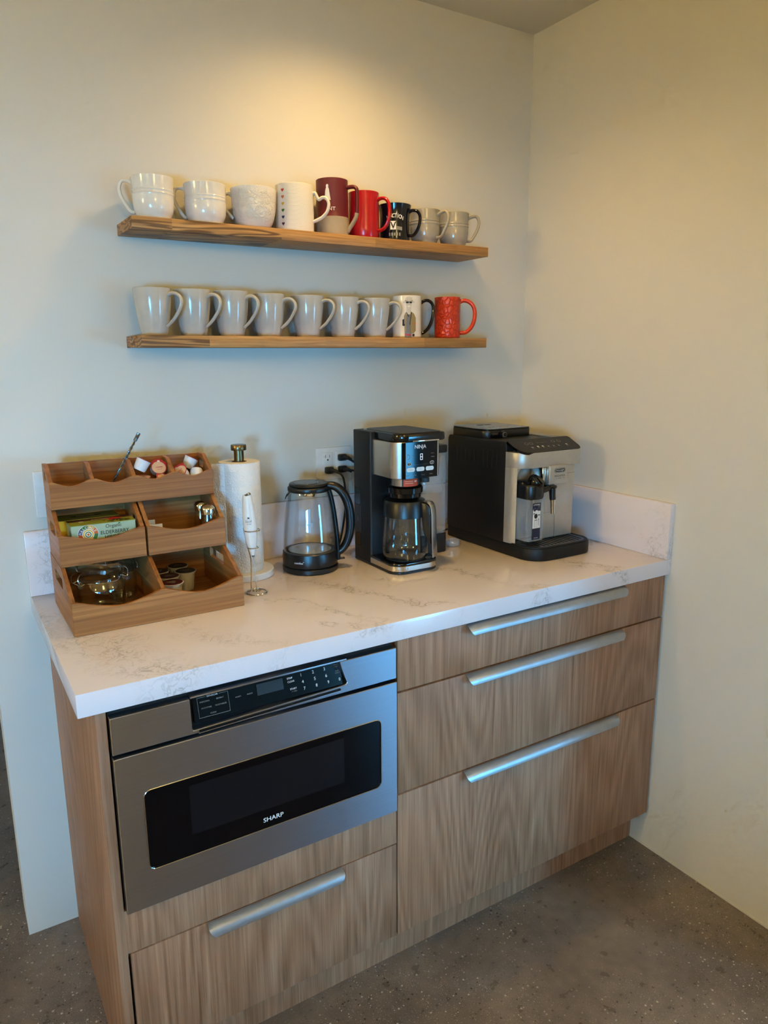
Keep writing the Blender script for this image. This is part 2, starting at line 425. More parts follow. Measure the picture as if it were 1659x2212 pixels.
    def text(s, txt, h, mat, fmap, w=None, at=(0, 0), bold=False):
        V, F, tw, th = text_mesh(txt, 1., bold)
        if not V: return s
        ky = h / th; kx = (w / tw) if w else ky
        return s.raw([fmap(at[0] + v.x * kx, at[1] + v.y * ky) for v in V], F, mat)
    def build(s, name, parent=None, smooth=35.):
        me = bpy.data.meshes.new(name)
        off = Vector((0, 0, 0)); p = parent
        while p: off += p.location; p = p.parent
        me.from_pydata([v - off for v in s.V], [], s.F)
        for m in s.mats: me.materials.append(m)
        me.polygons.foreach_set('material_index', s.I)
        me.polygons.foreach_set('use_smooth', [True] * len(s.F))
        me.update(); me.validate()
        if smooth: me.set_sharp_from_angle(angle=math.radians(smooth))
        o = bpy.data.objects.new(name, me); COL.objects.link(o); o.parent = parent
        return o

def flat(o, r, u):
    o, r, u = Vector(o), Vector(r), Vector(u)
    return lambda a, b: o + r * a + u * b
def wrap(R, az, z0=0., eps=.0004, c=(0, 0)):
    "carry (u, v) onto an upright cylinder; R may be a function of z"
    def f(u, v):
        r = (R(z0 + v) if callable(R) else R) + eps
        a = az + u / r
        return Vector((c[0] + r * math.cos(a), c[1] + r * math.sin(a), z0 + v))
    return f
def profile_r(prof):
    pts = sorted([(z, r) for r, z in prof])
    def f(z):
        for (z0, r0), (z1, r1) in zip(pts, pts[1:]):
            if z0 <= z <= z1 and z1 > z0: return r0 + (r1 - r0) * (z - z0) / (z1 - z0)
        return pts[-1][1]
    return f

def tag(o, label=None, cat=None, group=None, kind=None):
    if label: o['label'] = label
    if cat: o['category'] = cat
    if group: o['group'] = group
    if kind: o['kind'] = kind
    return o
def thing(name, label, cat, loc=(0, 0, 0), group=None):
    o = bpy.data.objects.new(name, None); COL.objects.link(o); o.location = loc; o.empty_display_size = .03
    return tag(o, label, cat, group)
def struct(name, mb): return tag(mb.build(name), kind='structure')
def copy_tree(o, parent=None):
    c = o.copy(); COL.objects.link(c); c.parent = parent
    for ch in list(o.children): copy_tree(ch, c)
    return c
WINP, WK, PIT, SPR, DNP, DN2, EXPO, VT, HB, HT = 130., (1.5, .06, .30, .28), 10, 90, 22., 54., .20, 'Standard', .9, 1.34
# ------------------------------------------------------------------ the room
W = 1.5555; CZ = .915; CEIL = 2.434; XE = -.0914; RW = -1.36       # corner, worktop, ceiling, wall end, right wall end
struct('floor', MB().box(-5., 7., -5.4, 3.6, -.1, 0, M['floor']))
struct('ceiling', MB().box(-5., 7., -5.4, 3.6, CEIL, CEIL + .1, M['ceil']))
struct('wall_back', MB().box(XE, W + .12, 0, .13, 0, CEIL, M['wall']))
struct('wall_right', MB().box(W, W + .12, RW, 0, 0, CEIL, M['wall']))
struct('wall_far', MB().box(-5., 7., 3.5, 3.6, 0, CEIL, M['wall']))
struct('wall_left', MB().box(-5.1, -5., -5.4, 3.6, 0, CEIL, M['wall']))
struct('wall_side', MB().box(7., 7.1, -5.4, 3.6, 0, CEIL, M['wall']))
# glazed front of the room, behind the photographer
WIN = [(-3.6, -2.5), (-2.3, -1.2), (3.0, 3.8), (5.0, 5.9)]
mb = MB(); xs = [-5.] + [x for w in WIN for x in w] + [7.]
for a, b in zip(xs[0::2], xs[1::2]): mb.box(a, b, -5.4, -5.3, 0, CEIL, M['wall'])
for a, b in WIN: mb.box(a, b, -5.4, -5.3, 2.2, CEIL, M['wall']); mb.box(a, b, -5.4, -5.3, 0, .12, M['wall'])
struct('wall_front', mb)
for i, (a, b) in enumerate(WIN):
    m2 = MB(); t = .035
    for q in ((a, a + t, .12, 2.2), (b - t, b, .12, 2.2), (a, b, .12, .12 + t), (a, b, 2.2 - t, 2.2), (a, b, 1.0, 1.0 + t)): m2.box(q[0], q[1], -5.37, -5.32, q[2], q[3], M['winframe'])
    struct('window_%d' % (i + 1), m2)
# added baffle out of view: low wall and header hold daylight to a middle band
struct('daylight_baffle', MB().box(-5., 1.9, -3.0, -2.9, 0, HB, M['wall']).box(-5., 7., -3.0, -2.9, HT, CEIL, M['wall']))
# slim trim where the floor meets the right wall
struct('trim_1', MB().box(W - .002, W, RW, -.55, 0, .006, M['wall']))

# ------------------------------------------------------------------ worktop and cabinets
wt = thing('worktop', 'white veined quartz worktop with low upstands along both walls', 'worktop', (.78, -.3, .871))
MB().box(0, W, -.631, 0, .871, CZ, M['quartz'], .0015).build('slab', wt)
MB().box(0, W - .02, -.02, 0, CZ, 1.072, M['quartz'], .0012).build('backsplash', wt)
MB().box(W - .02, W, -.631, 0, CZ, 1.072, M['quartz'], .0012).build('side_splash', wt)

def pull(x0, x1, z, parent):
    "rolled aluminium edge pull: a lip that leaves the top edge and turns down"
    R = .023
    def fn(u, v):
        a = v * PI * .5
        L = x1 - x0; cut = .011
        e = cut * max(0, (v - .45) / .55) ** 2
        x = x0 + e + u * (L - 2 * e)
        return Vector((x, -.621 - R * math.sin(a) * .95, z - R * (1 - math.cos(a))))
    return MB().grid(fn, 30, 10, M['alu'], .0018).build('handle', parent)
FY = -.621
ca = thing('drawer_cabinet', 'oak cabinet of three wide drawers, each with a long edge pull', 'cabinet', (1.1, -.3, 0))
mb = MB().box(.650, .668, -.600, -.002, .12, .870, M['oak']).box(1.531, 1.5472, -.600, -.002, .12, .870, M['oak'])
mb.box(.668, 1.531, -.600, -.002, .12, .138, M['oak']).box(.668, 1.531, -.02, -.002, .138, .870, M['oak']).box(.668, 1.531, -.6, -.56, .852, .870, M['oak'])
mb.build('carcass', ca)
for z0, z1 in ((.7465, .8665), (.4945, .7420), (.1205, .4900)):
    d = MB().box(.6535, 1.5472, FY, FY + .019, z0, z1, M['oak'], .0008).build('drawer', ca)
    pull(.8400, 1.3760, z1 + .0008, d)
cb = thing('oven_cabinet', 'oak end cabinet with one low drawer below the built-in microwave', 'cabinet', (.34, -.3, 0))
mb = MB().box(.0288, .047, FY, -.0005, 0, .870, M['oak'], .0006).box(.632, .6495, -.6, -.002, .12, .870, M['oak'])
mb.box(.047, .632, -.6, -.002, .12, .138, M['oak']).box(.047, .632, -.6, -.03, .345, .363, M['oak'])
mb.build('carcass', cb)
MB().box(.047, .6500, FY, FY + .019, .3695, .4625, M['oak'], .0006).build('filler_rail', cb)
tag(MB().box(.0475, W - .0008, -.560, -.545, 0, .1195, M['oak']).build('plinth_board'), 'long recessed oak plinth board along the floor under both cabinets', 'plinth')
d = MB().box(.0520, .6490, FY, FY + .019, .1205, .3665, M['oak'], .0008).build('drawer', cb)
pull(.1990, .5055, .3673, d)

# ------------------------------------------------------------------ microwave drawer
mw = thing('microwave_drawer', 'built-in stainless steel microwave drawer with dark window under the worktop', 'microwave', (.347, -.3, .465))
MB().box(.0500, .6310, -.6005, -.06, .466, .868, M['dark']).box(.0505, .6425, -.6115, -.6005, .470, .868, M['dark']).build('housing', mw)
# top fascia with the notch for the slanted control panel
y0, y1 = -.633, -.6115
mb = MB()
top = .8572; bot = .7862
notch = [(.0502, bot), (.6430, bot), (.6430, top), (.5050, top), (.5075, .846), (.5215, .8075), (.517, .8035), (.5, .8025), (.2, .7935), (.1955, .7935), (.1935, .797), (.1915, top), (.0502, top)]
mb.prism(notch, y0, y1, 'y', M['steel'], .0012, 1)
mb.build('fascia', mw)
# slanted control panel: leans back from its foot, in a dark recess
cp = MB()
cp.prism([(-.628, .8035), (-.6116, .858), (-.6116, .80)], .2005, .5140, 'x', M['gloss'], .001, 1)
PO = Vector((.3572, -.6289, .8034)); PU = Vector((0, .0164, .0545)).normalized(); PN = Vector((0, -.0545, .0164)).normalized()
fm = flat(PO + PN * .0006, (1, 0, 0), PU)
cp.sheet([rrect(-.030, .026, .022, .044, .001)], M['lcd'], fm)
for s_, x_, y_ in (('1', .066, .041), ('2', .093, .041), ('3', .119, .041), ('4', .068, .027), ('5', .095, .027), ('6', .121, .027), ('7', .070, .013), ('8', .097, .013), ('9', .124, .013), ('0', .150, .013)):
    cp.text(s_, .0062, M['print'], fm, at=(x_, y_))
cp.text('STOP', .0036, M['print'], fm, at=(.041, .040), bold=True); cp.text('CLEAR', .0036, M['print'], fm, at=(.043, .033))
cp.text('START', .0036, M['print'], fm, at=(.046, .018), bold=True); cp.text('+1 MIN', .0026, M['gprint'], fm, at=(.047, .0125))
cp.text('POWER', .0024, M['gprint'], fm, at=(.146, .044)); cp.text('LEVEL', .0024, M['gprint'], fm, at=(.146, .040)); cp.text('TIMER', .0024, M['gprint'], fm, at=(.147, .031)); cp.text('CLOCK', .0024, M['gprint'], fm, at=(.147, .027))
cp.text('SENSOR', .0030, M['print'], fm, at=(-.118, .0455), w=.022)
for q in ((-.148, -.131, .0452, .0458), (-.105, -.088, .0452, .0458), (-.148, -.0874, .0080, .0086)): cp.sheet([[(q[0], q[2]), (q[1], q[2]), (q[1], q[3]), (q[0], q[3])]], M['gprint'], fm)
for x_ in (-.148, -.088): cp.sheet([[(x_, .008), (x_ + .0006, .008), (x_ + .0006, .0458), (x_, .0458)]], M['gprint'], fm)
for s_, x_, y_ in (('POPCORN', -.134, .037), ('REHEAT', -.104, .037), ('POTATOES', -.132, .025), ('VEGETABLES', -.104, .025), ('COOK', -.120, .013)): cp.text(s_, .0028, M['gprint'], fm, at=(x_, y_))
for x_ in (-.069, -.045): cp.text('WARM', .0026, M['gprint'], fm, at=(x_, .03))
cp.build('control_panel', mw)
MB().box(.1925, .5205, -.6335, -.6115, .8578, .8612, M['steel'], .0006).build('panel_rim', mw)
MB().tube([(.2055, -.6330, .7895), (.5045, -.6330, .7965)], .0026, M['gloss'], 10).tube([(.2045, -.6338, .7862), (.5050, -.6338, .7932)], .0011, M['steel'], 8).build('grip_slot', mw)
dr = MB()
dr.prism([(.0502, .4642), (.6430, .4642), (.6430, .7795), (.0502, .7795)], -.636, -.6115, 'y', M['steel'], .0012, 1, holes=[rrect(.0960, .6010, .5400, .7035, .014)])
dro = dr.build('door', mw)
wn = MB()
wn.prism(rrect(.0963, .6007, .5403, .7032, .0137), -.6345, -.620, 'y', M['bglass'])
wn.sheet([rrect(.1790, .5100, .5815, .6850, .001)], M['bglass2'], flat((0, -.6347, 0), (1, 0, 0), (0, 0, 1)))
wn.text('SHARP', .0098, M['print'], flat((.345, -.6348, .5585), (1, 0, 0), (0, 0, 1)), w=.044, bold=True)
wn.build('window', dro)
MB().tube(rrect and [(x, -.6362, z) for x, z in rrect(.0960, .6010, .5400, .7035, .014)], .0009, M['chrome'], 6, closed=True).build('window_trim', dro)

# ------------------------------------------------------------------ wall plates
op = thing('outlet_plate', 'white double outlet plate on the wall behind the kettle', 'outlet', (.831, 0, 1.168))
MB().box(.7735, .8885, -.0055, -.0002, 1.1215, 1.2150, M['white'], .002).build('plate', op)
OUT = {}
for i, x in enumerate((.8095, .8525)):
    mb = MB().box(x - .0168, x + .0168, -.0070, -.0050, 1.1350, 1.2015, M['white'], .001)
    for j, z in enumerate((1.1855, 1.1510)):
        OUT[i, j] = (x, z)
        if (i, j) == (0, 0):
            for dx, w_ in ((-.0065, .0014), (.0060, .0014)): mb.box(x + dx - w_ / 2, x + dx + w_ / 2, -.00715, -.0069, z + .000, z + .008, M['dark'])
            mb.prism(circ(x, z - .0062, .0026, 10), -.00715, -.0069, 'y', M['dark'])
            mb.box(x - .0125, x - .0095, -.00715, -.0069, z + .0025, z + .0035, M['dark'])
    mb.build('receptacle', op)
tag(MB().prism(rrect(.0335, .1485, 1.1010, 1.2120, .003), -.006, -.0002, 'y', M['white'], .0015).build('wall_plate'), 'plain white wall plate half hidden behind the bamboo bins', 'wall plate')

def cord(parent, slot, path, down=True):
    x, z = OUT[slot]
    c = MB().tube(catmull([(x + .006, -.033, z - .001)] + path, 7), .0030, M['black'], 8)
    co = c.build('power_cord', parent)
    p = MB().box(x - .0125, x + .0125, -.024, -.0072, z - .0105, z + .0085, M['black'], .004)
    p.tube(catmull([(x + .002, -.020, z - .001), (x + .011, -.031, z - .002), (x + .020, -.036, z - .008)], 4), lambda t: .0075 - .0035 * t, M['black'], 8)
    p.build('plug', co)

# ------------------------------------------------------------------ shelves
S1 = 1.7784; S2 = 1.5224
tag(MB().box(.2702, 1.2771, -.1428, 0, S1 - .0255, S1, M['shelf1'], .0012).build('wall_shelf'), 'higher pine floating shelf holding the mixed white, red and grey mugs', 'shelf')
tag(MB().box(.2718, 1.2742, -.1478, 0, S2 - .0270, S2, M['shelf2'], .0012).build('wall_shelf'), 'lower pine floating shelf holding pale grey mugs and one orange mug', 'shelf')

# ------------------------------------------------------------------ mugs
def mug_body(outer, wall, mat, floor=.006, inner=None):
    "closed lathe: up the outside, over the rim, down the inside"
    o = [(0, 0.0)] + outer
    rt, zt = outer[-1]
    ins = [(r - wall, z) for r, z in outer if z > floor + .004][::-1]
    ins[0] = (rt - wall, zt - .0004)
    lip = [(rt - wall * .25, zt + .0009), (rt - wall * .75, zt + .0009)]
    prof = o + lip + ins + [(max(ins[-1][0] - .006, .004), floor), (0, floor)]
    return MB().lathe(prof, mat, segs=56)
def dense(pts, n=5):
    return [(p.x, p.z) for p in catmull([(r, 0, z) for r, z in pts], n)]
def handle(parent, path, ra, rb, mat, n=6):
    return MB().tube(catmull([(r, 0, z) for r, z in path], n), (lambda t: (ra, rb)) if not callable(ra) else ra, mat, 12, nrm=(0, 1, 0)).build('handle', parent)
Y1 = -.076
def set_mug(o, x, z, az, y=Y1): o.location = (x, y, z); o.rotation_euler.z = math.radians(az)

# seven pale grey tall mugs
tall = dense([(.0285, 0), (.0305, .004), (.0342, .022), (.0385, .048), (.0420, .076), (.0436, .1045)], 4)
first = thing('mug', '', 'mug', group='pale grey tall mugs on the lower shelf')
mug_body(tall, .0036, M['cer_lg']).build('body', first)
handle(first, [(.0385, .088), (.050, .0935), (.064, .092), (.0735, .082), (.0735, .067), (.064, .050), (.050, .0335), (.0345, .0215)], lambda t: (.0062 - .0012 * t, .0043 - .0008 * t), 0, M['cer_lg'])
TX = [(.3207, 'pale grey tall mug at the shelf end furthest from the orange mug'), (.4157, 'pale grey tall mug, sixth along from the animal-print mug'),
      (.5128, 'pale grey tall mug, fifth along from the animal-print mug'), (.6116, 'middle one of the seven pale grey tall mugs on the lower shelf'),
      (.7226, 'pale grey tall mug, third along from the animal-print mug'), (.8292, 'pale grey tall mug, second along from the animal-print mug'),
      (.9285, 'pale grey tall mug standing directly beside the animal-print mug')]
for i, (x, lb) in enumerate(TX):
    o = first if i == 0 else copy_tree(first)
    o['label'] = lb; set_mug(o, x, S2, -46 - (i % 3) * 2, -.078)
    o.scale = (1, 1, 1 + (.03 if i < 3 else 0))

# printed mug with a black handle
pm = thing('mug', 'cream mug printed with a dressed animal in hat and sunglasses, black handle', 'mug')
R8 = .0415
b = mug_body([(.0385, 0), (R8, .004), (R8, .03), (R8, .06), (R8, .09), (R8, .1150)], .0038, M['cer_cream'])
fw_ = wrap(R8, math.radians(-115), 0.)
def fig(polys, mat, cuts=2): b.sheet(polys, mat, lambda u, v: fw_(u - .0005, v), cuts)
e2 = lambda cx, cy, rx, ry, n=18: [(cx + rx * math.cos(2 * PI * k / n), cy + ry * math.sin(2 * PI * k / n)) for k in range(n)]
fig([[(-.007, .060), (.006, .060), (.0065, .085), (-.007, .085)], e2(0, .094, .0085, .012)], M['fur'])
fw_ = wrap(R8, math.radians(-115), 0., .0007)
fig([e2(0, .106, .010, .0065)], M['fur']); fig([e2(-.0135, .0975, .004, .0022), e2(.0135, .0975, .004, .0022)], M['fur'])
fig([[(-.011, .100), (.011, .100), (.012, .1025), (-.012, .1025)]], M['plaid'])
fw_ = wrap(R8, math.radians(-115), 0., .0010)
fig([e2(-.0045, .0965, .0042, .0026), e2(.0050, .0965, .0042, .0026), [(-.01, .0975), (.01, .0975), (.01, .0985), (-.01, .0985)]], M['kprint'], 1)
fig([e2(0, .086, .004, .0026, 12)], M['cer_cream'], 1)
fw_ = wrap(R8, math.radians(-115), 0., .0007)
fig([[(-.012, .016), (-.003, .016), (-.003, .0), (-.012, .0)], [(-.002, .016), (.008, .016), (.008, .0), (-.002, .0)]], M['jeans'])
fig([[(-.011, .012), (.010, .012), (.008, .064), (-.007, .064)]], M['shirt'])
fw_ = wrap(R8, math.radians(-115), 0., .0011)
fig([[(.006, .014), (.014, .012), (.021, .020), (.021, .055), (.015, .066), (.006, .072), (.004, .066)], [(-.0125, .016), (-.0085, .016), (-.0065, .066), (-.009, .07), (-.014, .060)]], M['plaid'])
fig([[(-.0085, .070), (-.0062, .070), (.001, .058), (-.001, .057)], [(.0085, .070), (.0062, .070), (.0015, .036), (.0035, .036)]], M['kprint'], 1)
fig([[(-.011, .0115), (.007, .0095), (.007, .006), (-.008, .0065)]], M['h_red'], 1)
fig([[(-.0185, .050), (-.013, .052), (-.013, .040), (-.0185, .038)], e2(-.015, .036, .004, .0035, 12), [(.010, .004), (.017, .004), (.017, .011), (.010, .011)]], M['kprint'], 1)
fig([[(.0145, .036), (.021, .037), (.021, .042), (.0145, .041)]], M['h_orange'], 1)
b.build('body', pm)
handle(pm, [(.0400, .097), (.050, .1035), (.0625, .104), (.0735, .095), (.0765, .078), (.073, .052), (.063, .030), (.050, .0165), (.0400, .0135)], lambda t: (.0058, .0046), 0, M['cer_blk'])
# its root is turned only by its handle, so the print is wrapped in the mug's own frame
set_mug(pm, 1.0369, S2, -25, -.078)
for ch in pm.children:
    if ch.name.startswith('body'): ch.rotation_euler.z = math.radians(25)

om = thing('mug', 'orange red mug with a cobbled surface and round handle', 'mug')
mug_body([(.0350, 0), (.0375, .003), (.0378, .03), (.0378, .06), (.0378, .09), (.0378, .1165)], .004, M['cer_or']).build('body', om)
handle(om, [(.036, .104), (.048, .1085), (.063, .105), (.076, .093), (.0815, .073), (.079, .049), (.069, .029), (.054, .0175), (.036, .0165)], lambda t: (.0062, .0058), 0, M['cer_or2'])
set_mug(om, 1.1787, S2, -32, -.080)

# two white banded cups, two grey ones of the same form
def banded(mat, label, r, h, group=None):
    o = thing('mug', label, 'mug', group=group)
    pr = dense([(.034, 0), (.036, .003), (.0375, .010), (.0425, .022), (.0452, .040), (.0452, .055)], 3)[:-1]
    pr += [(.0452, .0555), (.0463, .0575), (.0452, .0595), (.0452, .0630), (.0463, .065), (.0452, .067)] + dense([(.0452, .0680), (.0458, .082), (.0470, .0945)], 3)
    k = r / .047; kz = h / .0945
    pr = [(a * k, z * kz) for a, z in pr]
    mug_body(pr, .0036, mat).build('body', o)
    handle(o, [(.0415 * k, .080 * kz), (.052, .087 * kz), (.066, .088 * kz), (.0735, .076 * kz), (.0715, .058 * kz), (.062, .038 * kz), (.051, .022 * kz), (.0415 * k, .020 * kz)],
           lambda t: (.0058 - .001 * math.sin(PI * t), .0042), 0, mat)
    return o
set_mug(banded(M['cer_w'], 'white banded cup at the striped end of the higher shelf', .0475, .0945), .3389, S1, 158)
set_mug(banded(M['cer_w'], 'white banded cup standing between another white cup and the embossed cup', .0500, .0925), .4620, S1, 152)
set_mug(banded(M['cer_g'], 'grey banded cup on the upper shelf beside the navy mug, handle towards viewer', .0435, .0930), 1.0990, S1, -62)
set_mug(banded(M['cer_g'], 'grey banded cup at the shelf end, handle towards the corner', .0440, .0940), 1.2010, S1, -28)

em = thing('mug', 'wide white cup with embossed flowers on the upper shelf', 'mug')
mug_body(dense([(.0335, 0), (.0365, .004), (.0450, .018), (.0515, .040), (.0540, .066), (.0558, .0955)], 4), .004, M['flower']).build('body', em)
handle(em, [(.050, .078), (.060, .086), (.071, .082), (.0735, .066), (.067, .046), (.050, .028)], lambda t: (.0058, .0044), 0, M['cer_w'])
set_mug(em, .5846, S1, 156)

hm = thing('mug', 'cream ribbed mug with a row of coloured hearts and heart-shaped handle', 'mug')
R4 = .0480
b = mug_body([(.0450, 0), (R4, .003), (R4, .03), (R4, .06), (R4, .09), (R4, .1150)], .004, M['knit'])
HZ = -150
fh = wrap(R4, math.radians(HZ), 0., .0005)
b.sheet([[(-.020, .004), (.0095, .004), (.0095, .113), (-.020, .113)]], M['cer_cream'], fh, 3)
fh = wrap(R4, math.radians(HZ), 0., .0010)
heart = [(.0044 * 16 * math.sin(t) ** 3 / 16, .0044 * (13 * math.cos(t) - 5 * math.cos(2 * t) - 2 * math.cos(3 * t) - math.cos(4 * t)) / 15) for t in [2 * PI * k / 28 for k in range(28)]]
for k, c_ in enumerate(('red', 'orange', 'yellow', 'green', 'blue', 'purple')):
    b.sheet([[(x - .002, y + .099 - k * .0158) for x, y in heart]], M['h_' + c_], fh)
bo = b.build('body', hm)
MB().tube(catmull([(r, 0, z) for r, z in [(.0462, .096), (.053, .0985), (.0575, .090), (.0625, .083), (.071, .0875), (.0815, .086), (.0875, .073), (.0835, .055), (.071, .041), (.057, .034), (.0462, .030)]], 6), (.0068, .0042), M['cer_cream'], 12, nrm=(0, 1, 0)).build('handle', hm)
set_mug(hm, .6957, S1, -36)
bo.rotation_euler.z = math.radians(36)

bu = thing('mug', 'tall burgundy mug with tan base and white figure print on the upper shelf', 'mug')
R5 = .0420
rt = lambda z: R5 if z > .05 else R5 + .0018 * (1 - z / .05)
b = mug_body([(.0415, 0), (.0435, .003), (.0430, .025), (.0422, .0485)], .004, M['cer_tan'], )
b = MB(); pr = [(0, 0), (.0415, 0), (.0437, .003), (.0432, .025), (.0424, .0480)]
b.lathe(pr, M['cer_tan'], segs=56)
b.lathe([(.0424, .0480), (.0421, .0485), (.0418, .09), (.0415, .1400), (.0405, .1409), (.0385, .1409), (.0375, .1396), (.038, .09), (.038, .012), (.03, .006), (0, .006)], M['cer_bur'], segs=56)
fb = wrap(.0419, math.radians(-134), 0., .0007)
sil = [(-.0075, .086), (-.0070, .096), (-.0062, .107), (-.0045, .114), (-.0032, .1165), (-.0040, .120), (-.0026, .1235), (0, .1245), (.0022, .1235), (.0030, .1200), (.0022, .1165), (.0040, .113), (.0052, .104), (.0068, .094), (.0085, .086)]
b.sheet([sil], M['print'], fb, 1)
b.text('NT', .0085, M['print'], wrap(.0420, math.radians(-118), 0., .0007), w=.019, at=(-.001, .0655), bold=True)
bo = b.build('body', bu)
h = MB().tube(catmull([(.0385, 0, .1205), (.050, 0, .1225), (.062, 0, .1215), (.0685, 0, .114), (.0690, 0, .095), (.0690, 0, .078), (.0675, 0, .058)], 5), (.0068, .0050), M['cer_bur'], 12, nrm=(0, 1, 0))
h.tube(catmull([(.0675, 0, .058), (.0640, 0, .046), (.0560, 0, .033), (.0480, 0, .0225), (.0425, 0, .0130)], 5), (.0069, .0051), M['cer_tan'], 12, nrm=(0, 1, 0))
h.build('handle', bu)
set_mug(bu, .8037, S1, -48); bo.rotation_euler.z = math.radians(48)

rm = thing('mug', 'plain bright red mug between the burgundy and navy mugs', 'mug')
mug_body([(.0390, 0), (.0408, .003), (.0410, .03), (.0410, .06), (.0410, .09), (.0410, .1195)], .0038, M['cer_red']).build('body', rm)
handle(rm, [(.039, .099), (.050, .1035), (.064, .101), (.0725, .088), (.0745, .068), (.071, .047), (.062, .031), (.050, .0235), (.039, .024)], lambda t: (.0058, .0046), 0, M['cer_red'])
set_mug(rm, .8992, S1, -54)

nm = thing('mug', 'navy blue mug with white lettering on the upper shelf', 'mug')
npf = dense([(.0375, 0), (.0405, .004), (.0415, .03), (.0415, .062), (.0425, .080), (.0458, .0975)], 4)
b = mug_body(npf, .0036, M['cer_navy'])
rn = profile_r(npf)
fn_ = wrap(rn, math.radians(-128), 0., .0009)
for k, ch in enumerate('JUNCTION'):
    u = (k - 2.9) * .0062; V_, F_, w_, h_ = text_mesh(ch, 1., True); a_ = -.10 * (k - 3.5)
    kk = .0105 / max(h_, .5)
    b.raw([fn_(u + (v.x * math.cos(a_) - v.y * math.sin(a_)) * kk * .72, .066 + (v.x * math.sin(a_) + v.y * math.cos(a_)) * kk - .0004 * (k - 3.5) ** 2) for v in V_], F_, M['print'])
b.sheet([[(-.008, .030), (.008, .030), (.008, .052), (-.008, .052)]], M['print'], fn_, 1)
b.text('V', .018, M['cer_navy'], wrap(rn, math.radians(-128), 0., .0014), at=(0, .041), bold=True)
b.sheet([[(.0095, .030), (.0250, .028), (.0250, .037), (.0095, .039)]], M['gprint'], fn_, 1)
for k in range(5): b.sheet([[(-.012 + k * .007, .014), (-.008 + k * .007, .014), (-.008 + k * .007, .022), (-.012 + k * .007, .022)]], M['gprint'], fn_)
bo = b.build('body', nm)
handle(nm, [(.040, .079), (.050, .0835), (.063, .081), (.071, .069), (.0705, .050), (.064, .032), (.053, .0195), (.040, .019)], lambda t: (.0064, .0044), 0, M['cer_navy'])
set_mug(nm, .9976, S1, -46); bo.rotation_euler.z = math.radians(46)
# ------------------------------------------------------------------ bamboo bins
def bin_box(label, x0, x1, yf, yb, z0, zf, zs, ys, dips, dividers, hole, zback=None, group='stacked bamboo bins'):
    t = .0085; f = .006
    o = thing('storage_bin', label, 'storage bin', ((x0 + x1) / 2, (yf + yb) / 2, z0), group)
    top = []
    for a, b_, d in dips:                                   # scalloped top edge, left to right
        n = 14
        for k in range(n + 1):
            u = k / n
            e = .35 * (.5 - .5 * math.cos(2 * PI * u)) + .65 * (1 - (2 * u - 1) ** 2)
            top.append((a + (b_ - a) * u, zf - d * e))
    poly = [(x0, z0), (x1, z0), (x1, zf)] + top[::-1] + [(x0, zf)]
    MB().prism(poly, yf, yf + t, 'y', M['bx'], .0008, 1, ang=.9).build('front_panel', o)
    side = [(yf + t, z0), (yf + t, zf), (ys, zs), (yb - t, zs), (yb - t, z0)]
    side = [(yf + t, z0), (yf + t, zf + .0005), (ys, zs), (yb, zs), (yb, z0)]
    for a, b_ in ((x0, x0 + t), (x1 - t, x1)):
        MB().prism(side, a, b_, 'x', M['by'], holes=[rrect(*hole, min(.004, (hole[3] - hole[2]) * .3), 3)]).build('side_panel', o)
    MB().box(x0 + t, x1 - t, yb - t, yb, z0, zs - .001, M['bx']).build('back_panel', o)
    MB().box(x0 + t, x1 - t, yf + t, yb - t, z0, z0 + f, M['bx']).build('floor_panel', o)
    for d in dividers:
        MB().prism([(yf + t, z0 + f), (yf + t, zf - .002), (ys + .004, zs - .002), (yb - t, zs - .002), (yb - t, z0 + f)], d - t / 2, d + t / 2, 'x', M['by']).build('divider', o)
    return o
T1, T2, T3 = CZ, 1.0365, 1.1500
bin_box('large bottom bamboo bin holding clip-top jars and coffee pods', .0440, .4085, -.354, -.090, T1 + .0004, .9865, 1.0362, -.245, [(.056, .226, .020), (.234, .397, .021)], [.2305], (-.250, -.150, .988, 1.012))
bin_box('middle tier bamboo bin holding two tea boxes', .0450, .2240, -.250, -.090, T2, 1.1045, 1.1495, -.176, [(.055, .214, .0165)], [], (-.208, -.138, 1.096, 1.121))
bin_box('middle tier bamboo bin holding two glass shakers', .2285, .4085, -.250, -.090, T2, 1.1030, 1.1495, -.176, [(.239, .398, .0165)], [], (-.208, -.138, 1.096, 1.121))
bin_box('top bamboo bin with four narrow compartments and creamer cups', .0455, .4085, -.185, -.090, T3, 1.2100, 1.2410, -.130, [(.053, .128, .0115), (.143, .218, .0115), (.2335, .3085, .0115), (.3245, .3995, .0115)], [.1355, .2260, .3165], (-.135, -.108, 1.207, 1.226))

# twisted stirrer
mb = MB()
p0, p1 = Vector((.1660, -.140, 1.1585)), Vector((.2545, -.128, 1.300))
ax = (p1 - p0); n_ = 60
def tw(k):
    t = k / n_
    return p0 + ax * t
u1 = ax.cross(Vector((0, 1, 0))).normalized(); u2 = ax.cross(u1).normalized()
for ph in (0, PI):
    mb.tube([tw(k) + (u1 * math.cos(k * .75 + ph) + u2 * math.sin(k * .75 + ph)) * .0016 for k in range(n_ + 1)], lambda t: .0017 if t < .93 else .0026, M['metalgrey'], 8)
mb.tube([p1 - ax * .12, p1 - ax * .02, p1], lambda t: (.0026, .0042), M['metalgrey'], 10)
tag(mb.build('stirrer'), 'dark twisted metal stirrer leaning in the top bamboo bin', 'stirrer')

